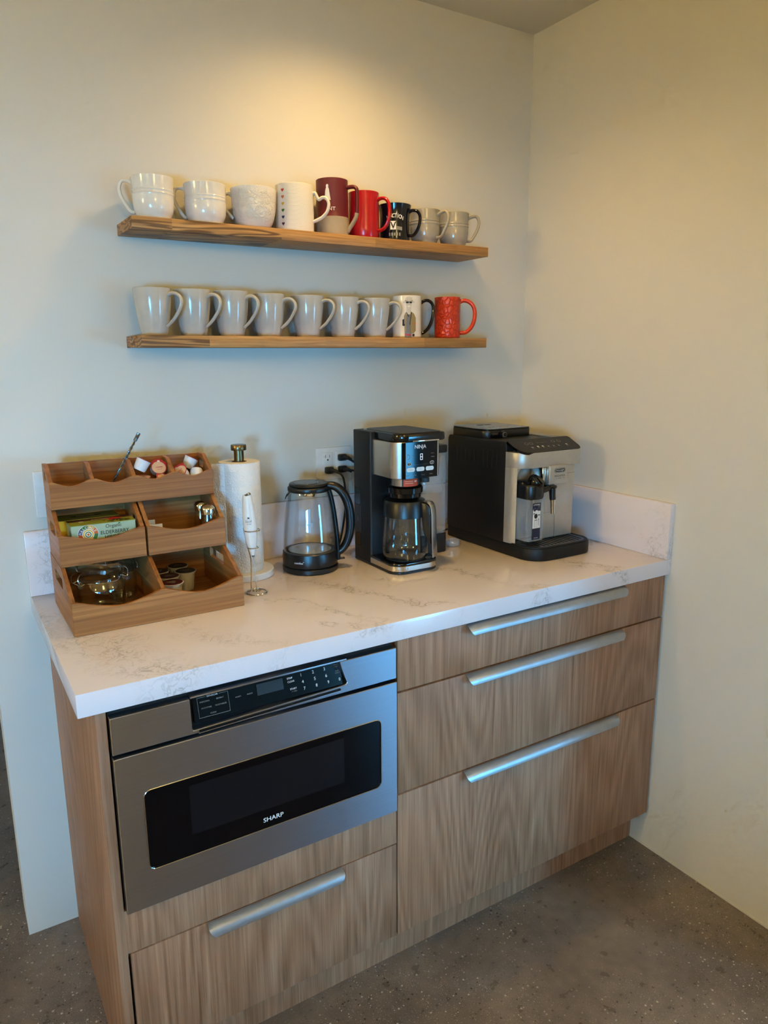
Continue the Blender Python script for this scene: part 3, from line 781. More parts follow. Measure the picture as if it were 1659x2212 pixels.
# creamer cups: a fluted white cup with a foil lid
cr = thing('creamer_cup', '', 'creamer', group='creamer cups in the top bin')
mb = MB(); prof = [(0, 0), (.0128, 0), (.0138, .003), (.0158, .024), (.0165, .0265)]
n = 40; V = []; F = []
for i, (r, z) in enumerate(prof[1:]):
    for k in range(n): V.append(((r + (.0005 if k % 2 and 0 < i < 4 else 0)) * math.cos(2 * PI * k / n), (r + (.0005 if k % 2 and 0 < i < 4 else 0)) * math.sin(2 * PI * k / n), z))
for i in range(len(prof) - 2): F += [[i * n + k, i * n + (k + 1) % n, (i + 1) * n + (k + 1) % n, (i + 1) * n + k] for k in range(n)]
F.append(list(range(n))[::-1])
mb.raw(V, F, M['cup']); mb.build('cup', cr)
mb = MB()
lid = circ(0, 0, .0190, 28); lid[0:3] = [(.0190, .000), (.0235, .0045), (.0165, .0098)]
mb.prism(lid, .0265, .0273, 'z', M['foilred'], 0)
mb.sheet([circ(-.0008, -.0030, .0168, 24, .0150)], M['foil'], lambda u, v: Vector((u, v, .0275)))
mb.text('COFFEE', .0030, M['h_red'], lambda u, v: Vector((u, v, .0277)), at=(0, -.002), w=.017, bold=True)
mb.text('CREAMER', .0016, M['h_red'], lambda u, v: Vector((u, v, .0277)), at=(0, -.0075), w=.012)
mb.sheet([circ(.002, .0128, .0035, 12, .0022)], M['cup'], lambda u, v: Vector((u, v, .0275)))
mb.build('lid', cr)
CR = [((.2450, -.143, 1.2155), (-14, 26, -30), 'upright creamer cup in the compartment beside the stirrer, lid tipped'),
      ((.2890, -.118, 1.2080), (62, 0, 6), 'creamer cup showing its whole printed foil lid, behind the others'),
      ((.2500, -.146, 1.1735), (6, -6, 40), 'creamer cup directly under the upright one beside the stirrer'),
      ((.2900, -.150, 1.1730), (28, 8, 18), 'creamer cup lying below the one whose foil lid faces outward'),
      ((.3500, -.146, 1.1920), (24, -48, 10), 'creamer cup leaning on the last divider of the top bin'),
      ((.3660, -.116, 1.2080), (10, 28, 20), 'creamer cup on top of the heap in the end compartment'),
      ((.3790, -.148, 1.2070), (150, 12, 0), 'upside down creamer cup at the front of the end compartment'),
      ((.3830, -.128, 1.2380), (196, 14, 30), 'topmost creamer cup of all, tilted in the fourth top compartment')]
CR = CR[:7]
from mathutils import Euler
for i, (p, r, lb) in enumerate(CR):
    o = cr if i == 0 else copy_tree(cr)
    o['label'] = lb; o.location = p; o.rotation_euler = Euler([math.radians(a) for a in r])

# tea boxes
def tea(name, label, x0, x1, y0, y1, z0, z1, front, lidm, full):
    o = thing(name, label, 'tea box', ((x0 + x1) / 2, (y0 + y1) / 2, z0))
    mb = MB().box(x0, x1, y0, y1, z0, z1, front, .0006, 1)
    f = flat((x0, y0 - .0004, z0), (1, 0, 0), (0, 0, 1)); w, h = x1 - x0, z1 - z0
    if full:
        cx, cz = .034, .0545
        for r_, m_ in ((.0215, M['cer_cream']), (.0205, M['h_blue'])): mb.sheet([circ(cx, cz, r_, 36)], m_, flat((x0, y0 - .0004 - (.0215 - r_) * .2, z0), (1, 0, 0), (0, 0, 1)))
        cols = [M['h_orange'], M['h_yellow'], M['h_green'], M['h_blue'], M['h_orange'], M['h_red'], M['h_yellow'], M['h_green']]
        for k in range(8):
            a, b_ = 2 * PI * k / 8, 2 * PI * (k + 1) / 8
            arc = [(cx + .0203 * math.cos(a + (b_ - a) * j / 5), cz + .0203 * math.sin(a + (b_ - a) * j / 5)) for j in range(6)]
            mb.sheet([[(cx, cz)] + arc], cols[k], flat((x0, y0 - .0007, z0), (1, 0, 0), (0, 0, 1)))
        for j, (r_, m_) in enumerate(((.0125, 'cer_cream'), (.0108, 'h_yellow'), (.0085, 'cer_cream'), (.0065, 'h_green'), (.0045, 'cer_cream'), (.0025, 'h_orange'))):
            mb.sheet([circ(cx, cz, r_, 28)], M[m_], flat((x0, y0 - .0009 - j * .0002, z0), (1, 0, 0), (0, 0, 1)))
        g = flat((x0, y0 - .0022, z0), (1, 0, 0), (0, 0, 1))
        for word, a_mid, flip in (('FULL', PI * .82, 0), ('CIRCLE', PI * .36, 0)):
            for k, ch in enumerate(word):
                a = a_mid - (k - (len(word) - 1) / 2) * .27
                V_, F_, _, hh = text_mesh(ch, 1., True); kk = .0052 / max(hh, .4)
                mb.raw([g(cx + .0164 * math.cos(a) + (v.x * math.cos(a - PI / 2) - v.y * math.sin(a - PI / 2)) * kk, cz + .0164 * math.sin(a) + (v.x * math.sin(a - PI / 2) + v.y * math.cos(a - PI / 2)) * kk) for v in V_], F_, M['print'])
        mb.text('Organic', .0105, M['teatxt'], f, at=(.088, .0672), w=.034)
        mb.text('ELDERBERRY', .0080, M['teatxt'], f, at=(.0900, .0548), w=.060, bold=True)
        mb.text('HIBISCUS', .0080, M['teatxt'], f, at=(.0900, .0440), w=.044, bold=True)
        mb.sheet([[(.097, .0700), (.101, .0712), (.1035, .0745), (.099, .0738)]], M['h_green'], f)
        mb.build('carton', o)
        l = MB().box(x0 - .0003, x1 + .0003, y0 - .0003, y1 + .0003, z1, z1 + .0008, lidm)
        g = flat((x0, y0, z1 + .0012), (1, 0, 0), (0, 1, 0)); D = y1 - y0
        l.sheet([[(0, D * .62), (w, D * .62), (w, D), (0, D)]], M['teabrown'], flat((x0, y0, z1 + .0010), (1, 0, 0), (0, 1, 0)))
        l.text('ELDERBERRY', .006, M['print'], g, at=(w * .52, D * .72), w=.040); l.text('CAFFEINE FREE', .005, M['teadark'], g, at=(w * .42, D * .42), w=.036)
        l.sheet([[(w * .72 + .016 * math.cos(a) * (1 + .25 * math.sin(5 * a)), D * .62 + .012 * math.sin(a) * (1 + .25 * math.sin(5 * a))) for a in [2 * PI * k / 30 for k in range(30)]]], M['teared'], g)
        rnd = random.Random(3)
        for k in range(26): l.sheet([circ(w * .70 + rnd.uniform(-.022, .03), D * .25 + rnd.uniform(-.011, .011), .0028, 8)], M['kprint'], flat((x0, y0, z1 + .0013 + k * .00002), (1, 0, 0), (0, 1, 0)))
        l.sheet([circ(w * .20, D * .55, .006, 16)], M['cer_cream'], g)
        l.build('lid', o)
    else:
        mb.build('carton', o)
        l = MB().box(x0 - .0003, x1 + .0003, y0 - .0003, y1 + .0003, z1, z1 + .0008, lidm)
        g = flat((x0, y0, z1 + .0012), (1, 0, 0), (0, 1, 0)); D = y1 - y0
        l.sheet([circ(w * .5, D * .5, .034, 30, .010)], M['kprint'], g)
        l.text('ESSENTIAL', .0065, M['foil'], flat((x0, y0, z1 + .0016), (1, 0, 0), (0, 1, 0)), at=(w * .5, D * .5), w=.040, bold=True)
        l.build('lid', o)
    return o
tea('tea_box', 'sage green printed tea box with round colourful emblem', .0740, .2090, -.228, -.166, T2 + .0062, 1.1180, M['teafront'], M['tealid'], True)
tea('tea_box', 'olive yellow tea box behind the sage green printed one', .0550, .1880, -.1635, -.1005, T2 + .0062, 1.1190, M['h_yellow'], M['teadark'], False)

# glass shakers
def shaker(x, y, label):
    o = thing('glass_shaker', label, 'shaker', (x, y, T2 + .0062), 'glass shakers in the right middle bin')
    pr = [(0, .0), (.0165, .0), (.0178, .003), (.0180, .04), (.0172, .058), (.0150, .066), (.0150, .074), (.0130, .074), (.0130, .066), (.0150, .057), (.0158, .03), (.0155, .005), (0, .004)]
    MB().lathe([(r, z) for r, z in pr], M['jar'], (x, y, T2 + .0062), 32).build('jar', o)
    MB().lathe([(.0158, .066), (.0168, .0665), (.0168, .078), (.0160, .082), (.0125, .0865), (.006, .0885), (0, .089)], M['chrome'], (x, y, T2 + .0062), 32).build('cap', o)
shaker(.3790, -.216, 'glass shaker with domed metal cap nearer the bin front')
shaker(.3790, -.164, 'glass shaker with domed metal cap further back in its bin')
for i, (xa, xb, y, tilt, lb) in enumerate(((.2385, .279, -.196, 12, 'folded white paper packet, nearer of two beside the shakers'), (.2385, .270, -.160, 5, 'folded white paper packet, further of two beside the shakers'))):
    mt = Matrix.Translation((0, y, T2 + .0064)) @ Matrix.Rotation(math.radians(-tilt), 4, 'X')
    tag(MB().box(xa, xb, 0, .0030, 0, .050 + .004 * i, M['print'], .0008, 1, mtx=mt).build('paper_packet'), lb, 'packet', 'paper packets')

# clip-top jars
def jar(x, y, r, h, tilt, label, rz):
    o = thing('clip_jar', label, 'jar', (x, y, T1 + .0068)); o.rotation_euler.z = 0
    b = Vector((x, y, T1 + .0068)); th = .003
    out = [(0, 0), (r * .88, 0), (r * .98, .004), (r, .012), (r, h * .52), (r * .97, h * .62), (r * .86, h * .70), (r * .84, h * .74), (r * .92, h * .76), (r * .92, h * .79)]
    inn = [(r * .80, h * .79), (r * .80, h * .70), (r - th - .002, h * .60), (r - th, h * .5), (r - th, .014), (r * .86, .006), (0, .005)]
    MB().lathe(out + inn, M['jar'], b, 48).build('glass_body', o)
    mt = Matrix.Translation(b + Vector((0, 0, h * .805))) @ Matrix.Rotation(math.radians(rz), 4, 'Z') @ Matrix.Translation((-r * .9, 0, 0)) @ Matrix.Rotation(math.radians(-tilt), 4, 'Y') @ Matrix.Translation((r * .9, 0, 0))
    MB().lathe([(0, 0), (r * .80, 0), (r * .94, .001), (r * .98, .004), (r * .98, .011), (r * .93, .0135), (r * .95, .0165), (r * .92, .0205), (r * .70, .0225), (r * .66, .0180), (r * .3, .0175), (r * .27, .0185), (0, .0185)], M['jar'], mtx=mt, segs=48).build('lid', o)
    w = MB()
    ring = [b + Vector((r * .865 * math.cos(a), r * .865 * math.sin(a), h * .715)) for a in [2 * PI * k / 40 for k in range(40)]]
    w.tube(ring, .0011, M['wire'], 6, closed=True)
    for s_ in (0, PI):
        a = math.radians(rz) + s_; d = Vector((math.cos(a), math.sin(a), 0)); q = Vector((-math.sin(a), math.cos(a), 0))
        for e in (-.35, .35):
            w.tube(catmull([b + d * r * .86 + q * r * e + Vector((0, 0, h * .715)), b + d * r * 1.05 + q * r * e + Vector((0, 0, h * .70)), b + d * r * 1.10 + q * r * e * .9 + Vector((0, 0, h * .83)), b + d * r * .98 + q * r * e * .7 + Vector((0, 0, h * .90))], 5), .0010, M['wire'], 6)
        w.tube([b + d * r * 1.05 + q * r * -.35 + Vector((0, 0, h * .70)), b + d * r * 1.05 + q * r * .35 + Vector((0, 0, h * .70))], .0010, M['wire'], 6)
    w.build('wire_clip', o)
jar(.1220, -.242, .0510, .1080, 8, 'large clip-top glass jar with tilted lid in the bottom bamboo bin', 195)
jar(.1850, -.150, .0330, .0880, 0, 'small clip-top glass jar behind the large one in bottom bin', 20)

# coffee pods
pod = thing('coffee_pod', '', 'coffee pod', group='coffee pods in the bottom bin')
MB().lathe([(0, 0), (.0175, 0), (.0185, .002), (.0215, .0405), (.0232, .041), (.0232, .0445), (.0255, .0448), (.0255, .0458), (.0228, .0462)], M['kcup'], segs=32).build('cup', pod)
pl = MB().lathe([(.0235, .0459), (.0230, .0466), (0, .0466)], M['kfoil'], segs=32)
for k in range(3): pl.sheet([[(-.012 + .004 * k, .004 - .006 * k), (.012 - .003 * k, .004 - .006 * k), (.012 - .003 * k, .007 - .006 * k), (-.012 + .004 * k, .007 - .006 * k)]], M['gprint'], lambda u, v: Vector((u, v, .0469)))
pl = pl.build('foil_lid', pod)
for i, (x, y, lb, red) in enumerate(((.3275, -.180, 'brown lidded coffee pod standing tall and free before the rear pod', 0), (.3240, -.1265, 'coffee pod at the back of the cluster near the bin wall', 0),
                                    (.2740, -.256, 'maroon lidded coffee pod nearest the bin front', 1), (.2810, -.2010, 'maroon lidded coffee pod in the middle of the row along the divider', 1), (.2710, -.1480, 'brown lidded coffee pod at the rear of the row along the divider', 0))):
    o = pod if i == 0 else copy_tree(pod)
    o['label'] = lb; o.location = (x, y, T1 + .0068); o.rotation_euler.z = i * 1.1
    if red:
        for ch in o.children:
            if ch.name.startswith('foil'): ch.data = ch.data.copy(); ch.data.materials[0] = M['kfoil2']

# ------------------------------------------------------------------ paper towel on its stand
C_ = (.498, -.122, CZ)
ts = thing('towel_holder', 'white marble paper towel stand with a brass knob', 'towel holder', C_)
MB().lathe([(0, .0003), (.0755, .0003), (.0770, .002), (.0770, .0155), (.0750, .0175), (0, .0175)], M['marble'], C_, 64).build('base', ts)
MB().lathe([(.0085, .0175), (.0085, .3000)], M['brass'], C_, 24).build('pole', ts)
MB().lathe([(0, .300), (.0125, .300), (.0125, .3270), (.0190, .3275), (.0195, .329), (.0195, .3400), (.0185, .3415), (0, .3415)], M['brass'], C_, 32).build('knob', ts)
pr_ = thing('paper_towel_roll', 'quilted white paper towel roll on the marble stand', 'paper towel', (C_[0], C_[1], CZ + .0178))
b = MB().lathe([(.0190, 0), (.0505, 0), (.0515, .002), (.0515, .2790), (.0505, .2810), (.0190, .2810)], M['paper'], (C_[0], C_[1], CZ + .0178), 64)
a1 = math.radians(205)
def flap(u, v):
    if u < .6: a = a1 - 1.2 + 1.2 * u / .6; r = .0517 + .0012 * u; p = Vector((r * math.cos(a), r * math.sin(a), 0))
    else:
        q = (u - .6) / .4 * .034; p = Vector((.0526 * math.cos(a1), .0526 * math.sin(a1), 0)) + Vector((-math.sin(a1) * -1, math.cos(a1) * -1, 0)) * -q * .0 + Vector((math.cos(a1 + 1.0), math.sin(a1 + 1.0), 0)) * q * .0 + Vector((-.75, .66, 0)) * q
    return Vector((C_[0], C_[1], CZ + .0178 + .001)) + p + Vector((0, 0, v * .280))
b.grid(flap, 24, 2, M['paper'])
b.build('roll', pr_)
MB().lathe([(.0190, .2811), (.0190, .002), (.0180, .002), (.0180, .2811), (.0190, .2811)], M['card'], (C_[0], C_[1], CZ + .0178), 32).build('core', pr_)

# ------------------------------------------------------------------ milk frother on its wire stand
Fc = Vector((.4676, -.2812, CZ))
fs = thing('frother_stand', 'thin chrome wire stand holding the milk frother', 'frother stand', Fc)
w = MB(); R_ = Vector((.85, -.52, 0)); B_ = Vector((.52, .85, 0))
w.tube([Fc + Vector((.0245 * math.cos(a), .0245 * math.sin(a), .0020)) for a in [2 * PI * k / 48 for k in range(48)]], .0016, M['chrome'], 8, closed=True)
w.build('base_ring', fs)
MB().tube(catmull([Fc - R_ * .0240 + Vector((0, 0, .002)), Fc - R_ * .0150 + Vector((0, 0, .004)), Fc - R_ * .0125 + Vector((0, 0, .016)), Fc - R_ * .0105 + Vector((0, 0, .08)), Fc - R_ * .0180 + Vector((0, 0, .118)), Fc - R_ * .0245 + Vector((0, 0, .160))], 6), .0014, M['chrome'], 8).build('post', fs)
w = MB(); tp = Fc - R_ * .0045
for zz, rr in ((.1555, .0182), (.1130, .0128)):
    if zz > .12: w.tube([Fc - R_ * .0245 + Vector((0, 0, .157)), tp - R_ * .0180 + Vector((0, 0, .1555))], .0012, M['chrome'], 6).tube([tp + R_ * .0180 + Vector((0, 0, .1555)), tp + R_ * .0235 + Vector((0, 0, .160))], .0012, M['chrome'], 6)
    if zz < .12: w.build('clamp_ring', fs); w = MB()
    w.tube([tp + Vector((rr * math.cos(a), rr * math.sin(a), zz)) for a in [2 * PI * k / 40 for k in range(40)]], .0012, M['chrome'], 6, closed=True)
w.tube([Fc - R_ * .0160 + Vector((0, 0, .111)), tp - R_ * .0128 + Vector((0, 0, .1130))], .0012, M['chrome'], 6)
w.build('clamp_ring', fs)
fr = thing('milk_frother', 'white handheld milk frother upright in its wire stand', 'milk frother', Fc)
tilt = Matrix.Translation(Fc + Vector((0, 0, .010))) @ Matrix.Rotation(math.radians(3.2), 4, Vector((.52, .85, 0)) * -1)
pf = dense([(0.0028, .083), (.0045, .087), (.0090, .100), (.0138, .122), (.0160, .150), (.0152, .185), (.0128, .212), (.0110, .226)], 4)
mb = MB().lathe([(0, .083)] + pf + [(.0095, .231), (0, .2315)], M['white'], mtx=tilt, segs=40)
rf = profile_r(pf)
def ff(u, v):
    p = wrap(rf, math.radians(-118), .170, .0004)(u, v); return tilt @ p
mb.text('ZULAY', .0052, M['kprint'], ff, at=(0, 0), w=.016); mb.text('KITCHEN', .0022, M['kprint'], ff, at=(0, -.0065), w=.010)
mb.sheet([[(-.004, .006), (0, .009), (.004, .006), (.001, .0075), (.003, .011), (0, .0095), (-.003, .011), (-.001, .0075)]], M['kprint'], ff)
mb.build('grip', fr)
bm_ = Matrix.Translation((0, 0, .2295)) @ Matrix.Rotation(math.radians(-24), 4, Vector((.52, .85, 0)))
MB().lathe([(0, -.002), (.0095, -.002), (.0100, .001), (.0080, .0040), (0, .0042)], M['metalgrey'], mtx=tilt @ bm_, segs=28).build('button', fr)
w = MB().tube([tilt @ Vector((0, 0, .083)), tilt @ Vector((0, 0, .0))], .0010, M['wire'], 8)
w.lathe([(0, .080), (.0030, .080), (.0034, .0835), (.0030, .086)], M['metalgrey'], mtx=tilt, segs=16); w.build('rod', fr)
MB().tube([Fc + Vector((.0090 * math.cos(a * .7) , .0090 * math.sin(a * .7), .0068 + .0022 * math.sin(a * 6))) for a in [2 * PI * k / 70 * (10 / 7) for k in range(71)]], .0011, M['wire'], 6).build('whisk', fr)

# ------------------------------------------------------------------ glass kettle
Kc = Vector((.669, -.165, CZ)); ka = math.radians(-27)
kb = thing('kettle_base', 'round black power base under the glass kettle', 'kettle base', Kc)
MB().lathe([(0, .0005), (.0715, .0005), (.0740, .003), (.0740, .0125), (.0715, .0150), (0, .0150)], M['soft'], Kc, 64).build('plate', kb)
kt = thing('electric_kettle', 'clear glass electric kettle with black lid, handle and base ring', 'kettle', Kc + Vector((0, 0, .0153)))
kt.rotation_euler.z = 0
KR = Matrix.Translation(Kc) @ Matrix.Rotation(ka, 4, 'Z')
b = MB().lathe([(0, .0155), (.0700, .0155), (.0728, .018), (.0735, .0240), (.0738, .0400), (.0722, .0525), (.0700, .0545), (.0640, .0535), (0, .0530)], M['soft'], Kc, 64)
b.text('comfee', .0060, M['print'], wrap(.0738, math.radians(-140), CZ + .034, .0006, (Kc.x, Kc.y)), w=.024, bold=True)
b.sheet([circ(.0135, .003, .0012, 8)], M['print'], wrap(.0738, math.radians(-140), CZ + .034, .0008, (Kc.x, Kc.y)))
b.build('base_ring', kt)
MB().lathe([(0, .0532), (.0560, .0532), (.0575, .0548), (.0540, .0560), (0, .0562)], M['steelz'], Kc, 48).build('heating_plate', kt)
g = dense([(.0700, .0545), (.0705, .066), (.0690, .095), (.0650, .135), (.0600, .175), (.0545, .208), (.0525, .2160)], 3)
gi = [(r - .0026, z) for r, z in g][::-1]
MB().lathe(g + gi + [g[0]], M['glass'], Kc, 64).build('glass_body', kt)
lb = MB()
ov = [(.0545 * math.cos(a) * (1. if math.cos(a) < 0 else 1.05), .0540 * math.sin(a)) for a in [2 * PI * k / 48 for k in range(48)]]
lb.prism(ov, .2120, .2260, 'z', M['soft'], .0040, 3, mtx=KR)
lb.prism([(x * .93, y * .93) for x, y in ov], .2255, .2345, 'z', M['soft'], .0045, 3, mtx=KR)
lb.prism([(x * .62 - .008, y * .62) for x, y in ov], .2340, .2352, 'z', M['gloss'], .0006, 1, mtx=KR)
lb.lathe([(0, .198), (.017, .198), (.0185, .201), (.0185, .213)], M['chrome'], Kc, 32)
lb.build('lid', kt)
# spout lip at the front of the rim
MB().tube(catmull([KR @ Vector(p) for p in [(-.046, -.022, .214), (-.0575, -.012, .200), (-.061, 0, .192), (-.0575, .012, .200), (-.046, .022, .214)]], 5), .0013, M['soft'], 8).build('spout_edge', kt)
hb = MB(); yv = Vector((-math.sin(ka), math.cos(ka), 0))
K3 = lambda pts: [KR @ Vector((a, 0, b_)) for a, b_ in pts]
hb.tube(catmull(K3([(.030, .2235), (.052, .2260), (.072, .2215), (.090, .2050), (.1030, .1770), (.1085, .1430), (.1080, .1080), (.1000, .0750), (.0860, .0520), (.0690, .0420)]), 7), lambda t: (.0125 + .003 * math.sin(PI * t), .0095 + .0030 * math.sin(PI * t)), M['soft'], 16, nrm=yv)
hb.tube(catmull(K3([(.0500, .2200), (.0575, .2000), (.0640, .1650), (.0690, .1250), (.0725, .0850), (.0745, .0500), (.0745, .0250)]), 6), lambda t: (.0150, .0065), M['soft'], 14, nrm=yv)
hb.build('handle', kt)
MB().prism([(.068, .2235), (.090, .2085), (.092, .2135), (.074, .2290)], -.010, .010, 'y', M['gloss'], .002, 2, mtx=KR).build('lid_button', kt)
MB().prism(rrect(.0730, .0925, -.008, .008, .003), .0250, .0275, 'z', M['smoke'], .0006, 1, mtx=KR).build('power_switch', kt)
cord(kb, (0, 1), [(.838, -.046, 1.130), (.842, -.050, 1.06), (.835, -.045, .985), (.815, -.055, .936), (.775, -.085, .9215), (.745, -.115, .9215), (.738, -.125, .9225)])
# ------------------------------------------------------------------ drip coffee maker
nj = thing('coffee_maker', 'black and stainless drip coffee maker with lit display, glass carafe below', 'coffee maker', (.9, -.25, CZ))
MB().prism(rrect(.8190, .9650, -.354, -.141, (.036, .036, .004, .004), 8), CZ + .0004, CZ + .0075, 'z', M['black'], .001, 1).build('foot', nj)
MB().prism(rrect(.8185, .9655, -.3555, -.229, (.0365, .0365, 0, 0), 8), CZ + .0075, CZ + .0225, 'z', M['steelz'], .0012, 1).build('trim_band', nj)
b = MB().prism(rrect(.8190, .9650, -.3550, -.20, (.036, .036, 0, 0), 8), CZ + .0225, CZ + .0295, 'z', M['gloss'], .0025, 2)
b.lathe([(0, CZ + .0295), (.052, CZ + .0295), (.052, CZ + .0312), (0, CZ + .0312)], M['matte'], (.886, -.2965, 0), 40)
b.build('warming_plate', nj)
b = MB().prism(rrect(.8185, .9850, -.2320, -.1400, .006, 3), CZ + .0075, 1.2785, 'z', M['matte'], .0015, 1)
for za, zb in ((1.076, 1.122), (.958, .994)):
    b.prism(rrect(-.1790, -.1500, za, zb, .006), .8178, .8186, 'x', M['gloss'])
b.prism(rrect(-.1840, -.1490, .997, 1.073, .003), .8176, .8186, 'x', M['black'], .0004, 1)
b.prism([(-.165 + .006 * math.cos(a), 1.036 + .008 * math.sin(a)) for a in [2 * PI * k / 24 for k in range(24)]], .8173, .8178, 'x', M['gloss'])
b.build('tower', nj)
def head(dx=0., x1=.9650):
    p = rrect(.8265 - dx, x1 + dx, -.3470 - dx, -.2000, (.032, .012, 0, 0), 12)
    return p
MB().prism(head(), 1.1660, 1.2590, 'z', M['steelz'], .0010, 1, ang=.9).build('head', nj)
# the black touch panel hugs the front
pts = [q for q in head(.0012) if q[0] > .8440 and q[1] < -.3330]
pts = sorted(pts)
pts = [(x, y) for x, y in pts if x < .9535] + [(.9535, -.3482)]
panel = pts + [(x, y + .006) for x, y in pts[::-1]]
pn = MB().prism(panel, 1.1655, 1.2585, 'z', M['bglass'])
PF = lambda u, v: Vector((u, -.3486, v))
pn.text('NINJA', .0125, M['print'], PF, at=(.9000, 1.2450), w=.0350, bold=True)
def seven(u, v, w, h, t):
    for q in ((-w, w, h, h - t), (-w, w, t / 2, -t / 2), (-w, w, -h + t, -h), (-w, -w + t, 0, h), (w - t, w, 0, h), (-w, -w + t, -h, 0), (w - t, w, -h, 0)):
        pn.sheet([[(u + q[0], v + q[2]), (u + q[1], v + q[2]), (u + q[1], v + q[3]), (u + q[0], v + q[3])]], M['led'], PF)
seven(.9030, 1.2200, .0038, .0080, .0011)
for u, v, tx in ((.8700, 1.1885, 'CLASSIC'), (.9000, 1.1885, 'RICH'), (.9290, 1.1885, 'OVER ICE')):
    pn.sheet([rrect(u - .0125, u + .0125, v - .0054, v + .0054, .0048)], M['btn'], PF)
    pn.text(tx, .0022, M['gprint'], lambda a, b_: Vector((a, -.3489, b_)), at=(u, v))
for u, v in ((.8650, 1.2030), (.9360, 1.2030)):
    pn.sheet([rrect(u - .0062, u + .0062, v - .0042, v + .0042, .0041)], M['print'], PF)
    pn.sheet([rrect(u - .0052, u + .0052, v - .0032, v + .0032, .0031)], M['bglass'], lambda a, b_: Vector((a, -.3488, b_)))
    pn.text('<' if u < .9 else '>', .0040, M['print'], lambda a, b_: Vector((a, -.3490, b_)), at=(u, v))
pn.tube([Vector((.8625 + .0048 * math.cos(a), -.3483, 1.2215 + .0060 * math.sin(a))) for a in [2 * PI * k / 24 for k in range(24)]], .0005, M['gprint'], 4, closed=True)
for k in range(12): pn.sheet([rrect(.8800 + k * .004, .8815 + k * .004, 1.2000, 1.2006, 0)], M['gprint'], PF)
for tx, u, v, w in (('BREW', .9380, 1.2270, .010), ('WARM', .9380, 1.2180, .010), ('DELAY', .8620, 1.1740, .010), ('CLEAN', .8830, 1.1735, .009), ('CLOCK', .9080, 1.1730, .011), ('STRONG', .9330, 1.1735, .010), ('AM', .8770, 1.2230, .003)):
    pn.text(tx, .0024, M['gprint'], PF, at=(u, v), w=w)
pn.build('control_panel', nj)
b = MB().prism(rrect(.8330, .9850, -.3480, -.1500, (.034, .018, .012, .03), 10), 1.2590, 1.2800, 'z', M['gloss'], .0035, 2)
b.prism(rrect(.840, .978, -.340, -.157, (.04, .02, .01, .03), 10), 1.2798, 1.2815, 'z', M['black'], .0012, 1, ang=.4)
b.box(.876, .958, -.3494, -.3470, 1.2588, 1.2625, M['chrome'], .0008)
b.build('lid', nj)
CX, CY = .886, -.2965
b = MB().lathe([(0, 1.140), (.0345, 1.140), (.0360, 1.1420), (.0360, 1.1660), (0, 1.1660)], M['steelz'], (CX, CY, 0), 48)
fl_ = wrap(.0360, math.radians(-112), 1.154, .0005, (CX, CY))
b.sheet([[(-.0145, -.0115), (-.0105, -.0115), (-.0105, .0115), (-.0145, .0115)]], M['kprint'], fl_, 2)
b.sheet([[(-.0105, -.0120), (.0330, -.0120), (.0330, .0115), (-.0105, .0115)]], M['orange_lbl'], fl_, 3)
fl_ = wrap(.0360, math.radians(-112), 1.154, .0009, (CX, CY))
for k in range(2): b.sheet([[(-.006, .001 - k * .005), (.016, .001 - k * .005), (.016, .0025 - k * .005), (-.006, .0025 - k * .005)]], M['foil'], fl_, 2)
b.sheet([[(.020, .001), (.0235, .0045), (.0235, .002), (.030, .002), (.030, 0), (.0235, 0), (.0235, -.0025)]], M['print'], fl_, 1)
b.box(.9205, .9420, -.331, -.315, 1.1480, 1.1610, M['black'], .002)
b.build('brew_basket', nj)
MB().lathe([(0, 1.112), (.0420, 1.112), (.0430, 1.122), (.0475, 1.1240), (.0480, 1.1375), (.0460, 1.1390), (.0440, 1.130), (.030, 1.130), (.034, 1.140), (0, 1.140)], M['gloss'], (CX, CY, 0), 48).build('funnel', nj)
rs = MB().prism(rrect(.9870, 1.0800, -.2240, -.1420, .008, 4), CZ + .0004, .9720, 'z', M['black'], .0015, 1)
ro = rs.build('reservoir_base', nj)
b = MB().prism(rrect(.9880, 1.0790, -.2230, -.1430, .008, 4), .9722, 1.2050, 'z', M['frost'], .001, 1)
b.prism(rrect(.9960, 1.0710, -.2150, -.1500, .006, 4), 1.090, 1.1960, 'z', M['frost'], .001, 1)
b.build('water_reservoir', nj)
MB().prism(rrect(.9860, 1.0810, -.2250, -.1410, .009, 4), 1.2052, 1.2270, 'z', M['black'], .003, 2).build('reservoir_lid', nj)
cord(nj, (1, 0), [(.884, -.044, 1.165), (.896, -.052, 1.135), (.905, -.056, 1.095), (.908, -.075, 1.03), (.905, -.110, .975), (.900, -.139, .960)])

cf = thing('carafe', 'glass coffee carafe with black collar and chrome handle under the brewer', 'carafe', (CX, CY, CZ + .0314))
g = [(.0480, .9466), (.0560, .9480), (.0605, .9540), (.0625, .9660), (.0620, .9850), (.0595, 1.020), (.0565, 1.0620), (.0555, 1.070)]
g = [(p.x, p.z) for p in catmull([(r, 0, z) for r, z in g], 3)]
MB().lathe([(0, .9466)] + g + [(r - .0022, max(z, .9492)) for r, z in g[::-1]] + [(0, .9492)], M['glass'], (CX, CY, 0), 56).build('glass_body', cf)
MB().lathe([(.0566, 1.0600), (.0582, 1.0610), (.0560, 1.0960), (.0530, 1.1030), (.0470, 1.1045), (0, 1.1090)], M['soft'], (CX, CY, 0), 56).build('collar', cf)
ha = math.radians(-56); HR = Matrix.Translation((CX, CY, 0)) @ Matrix.Rotation(ha, 4, 'Z'); hv = Vector((-math.sin(ha), math.cos(ha), 0))
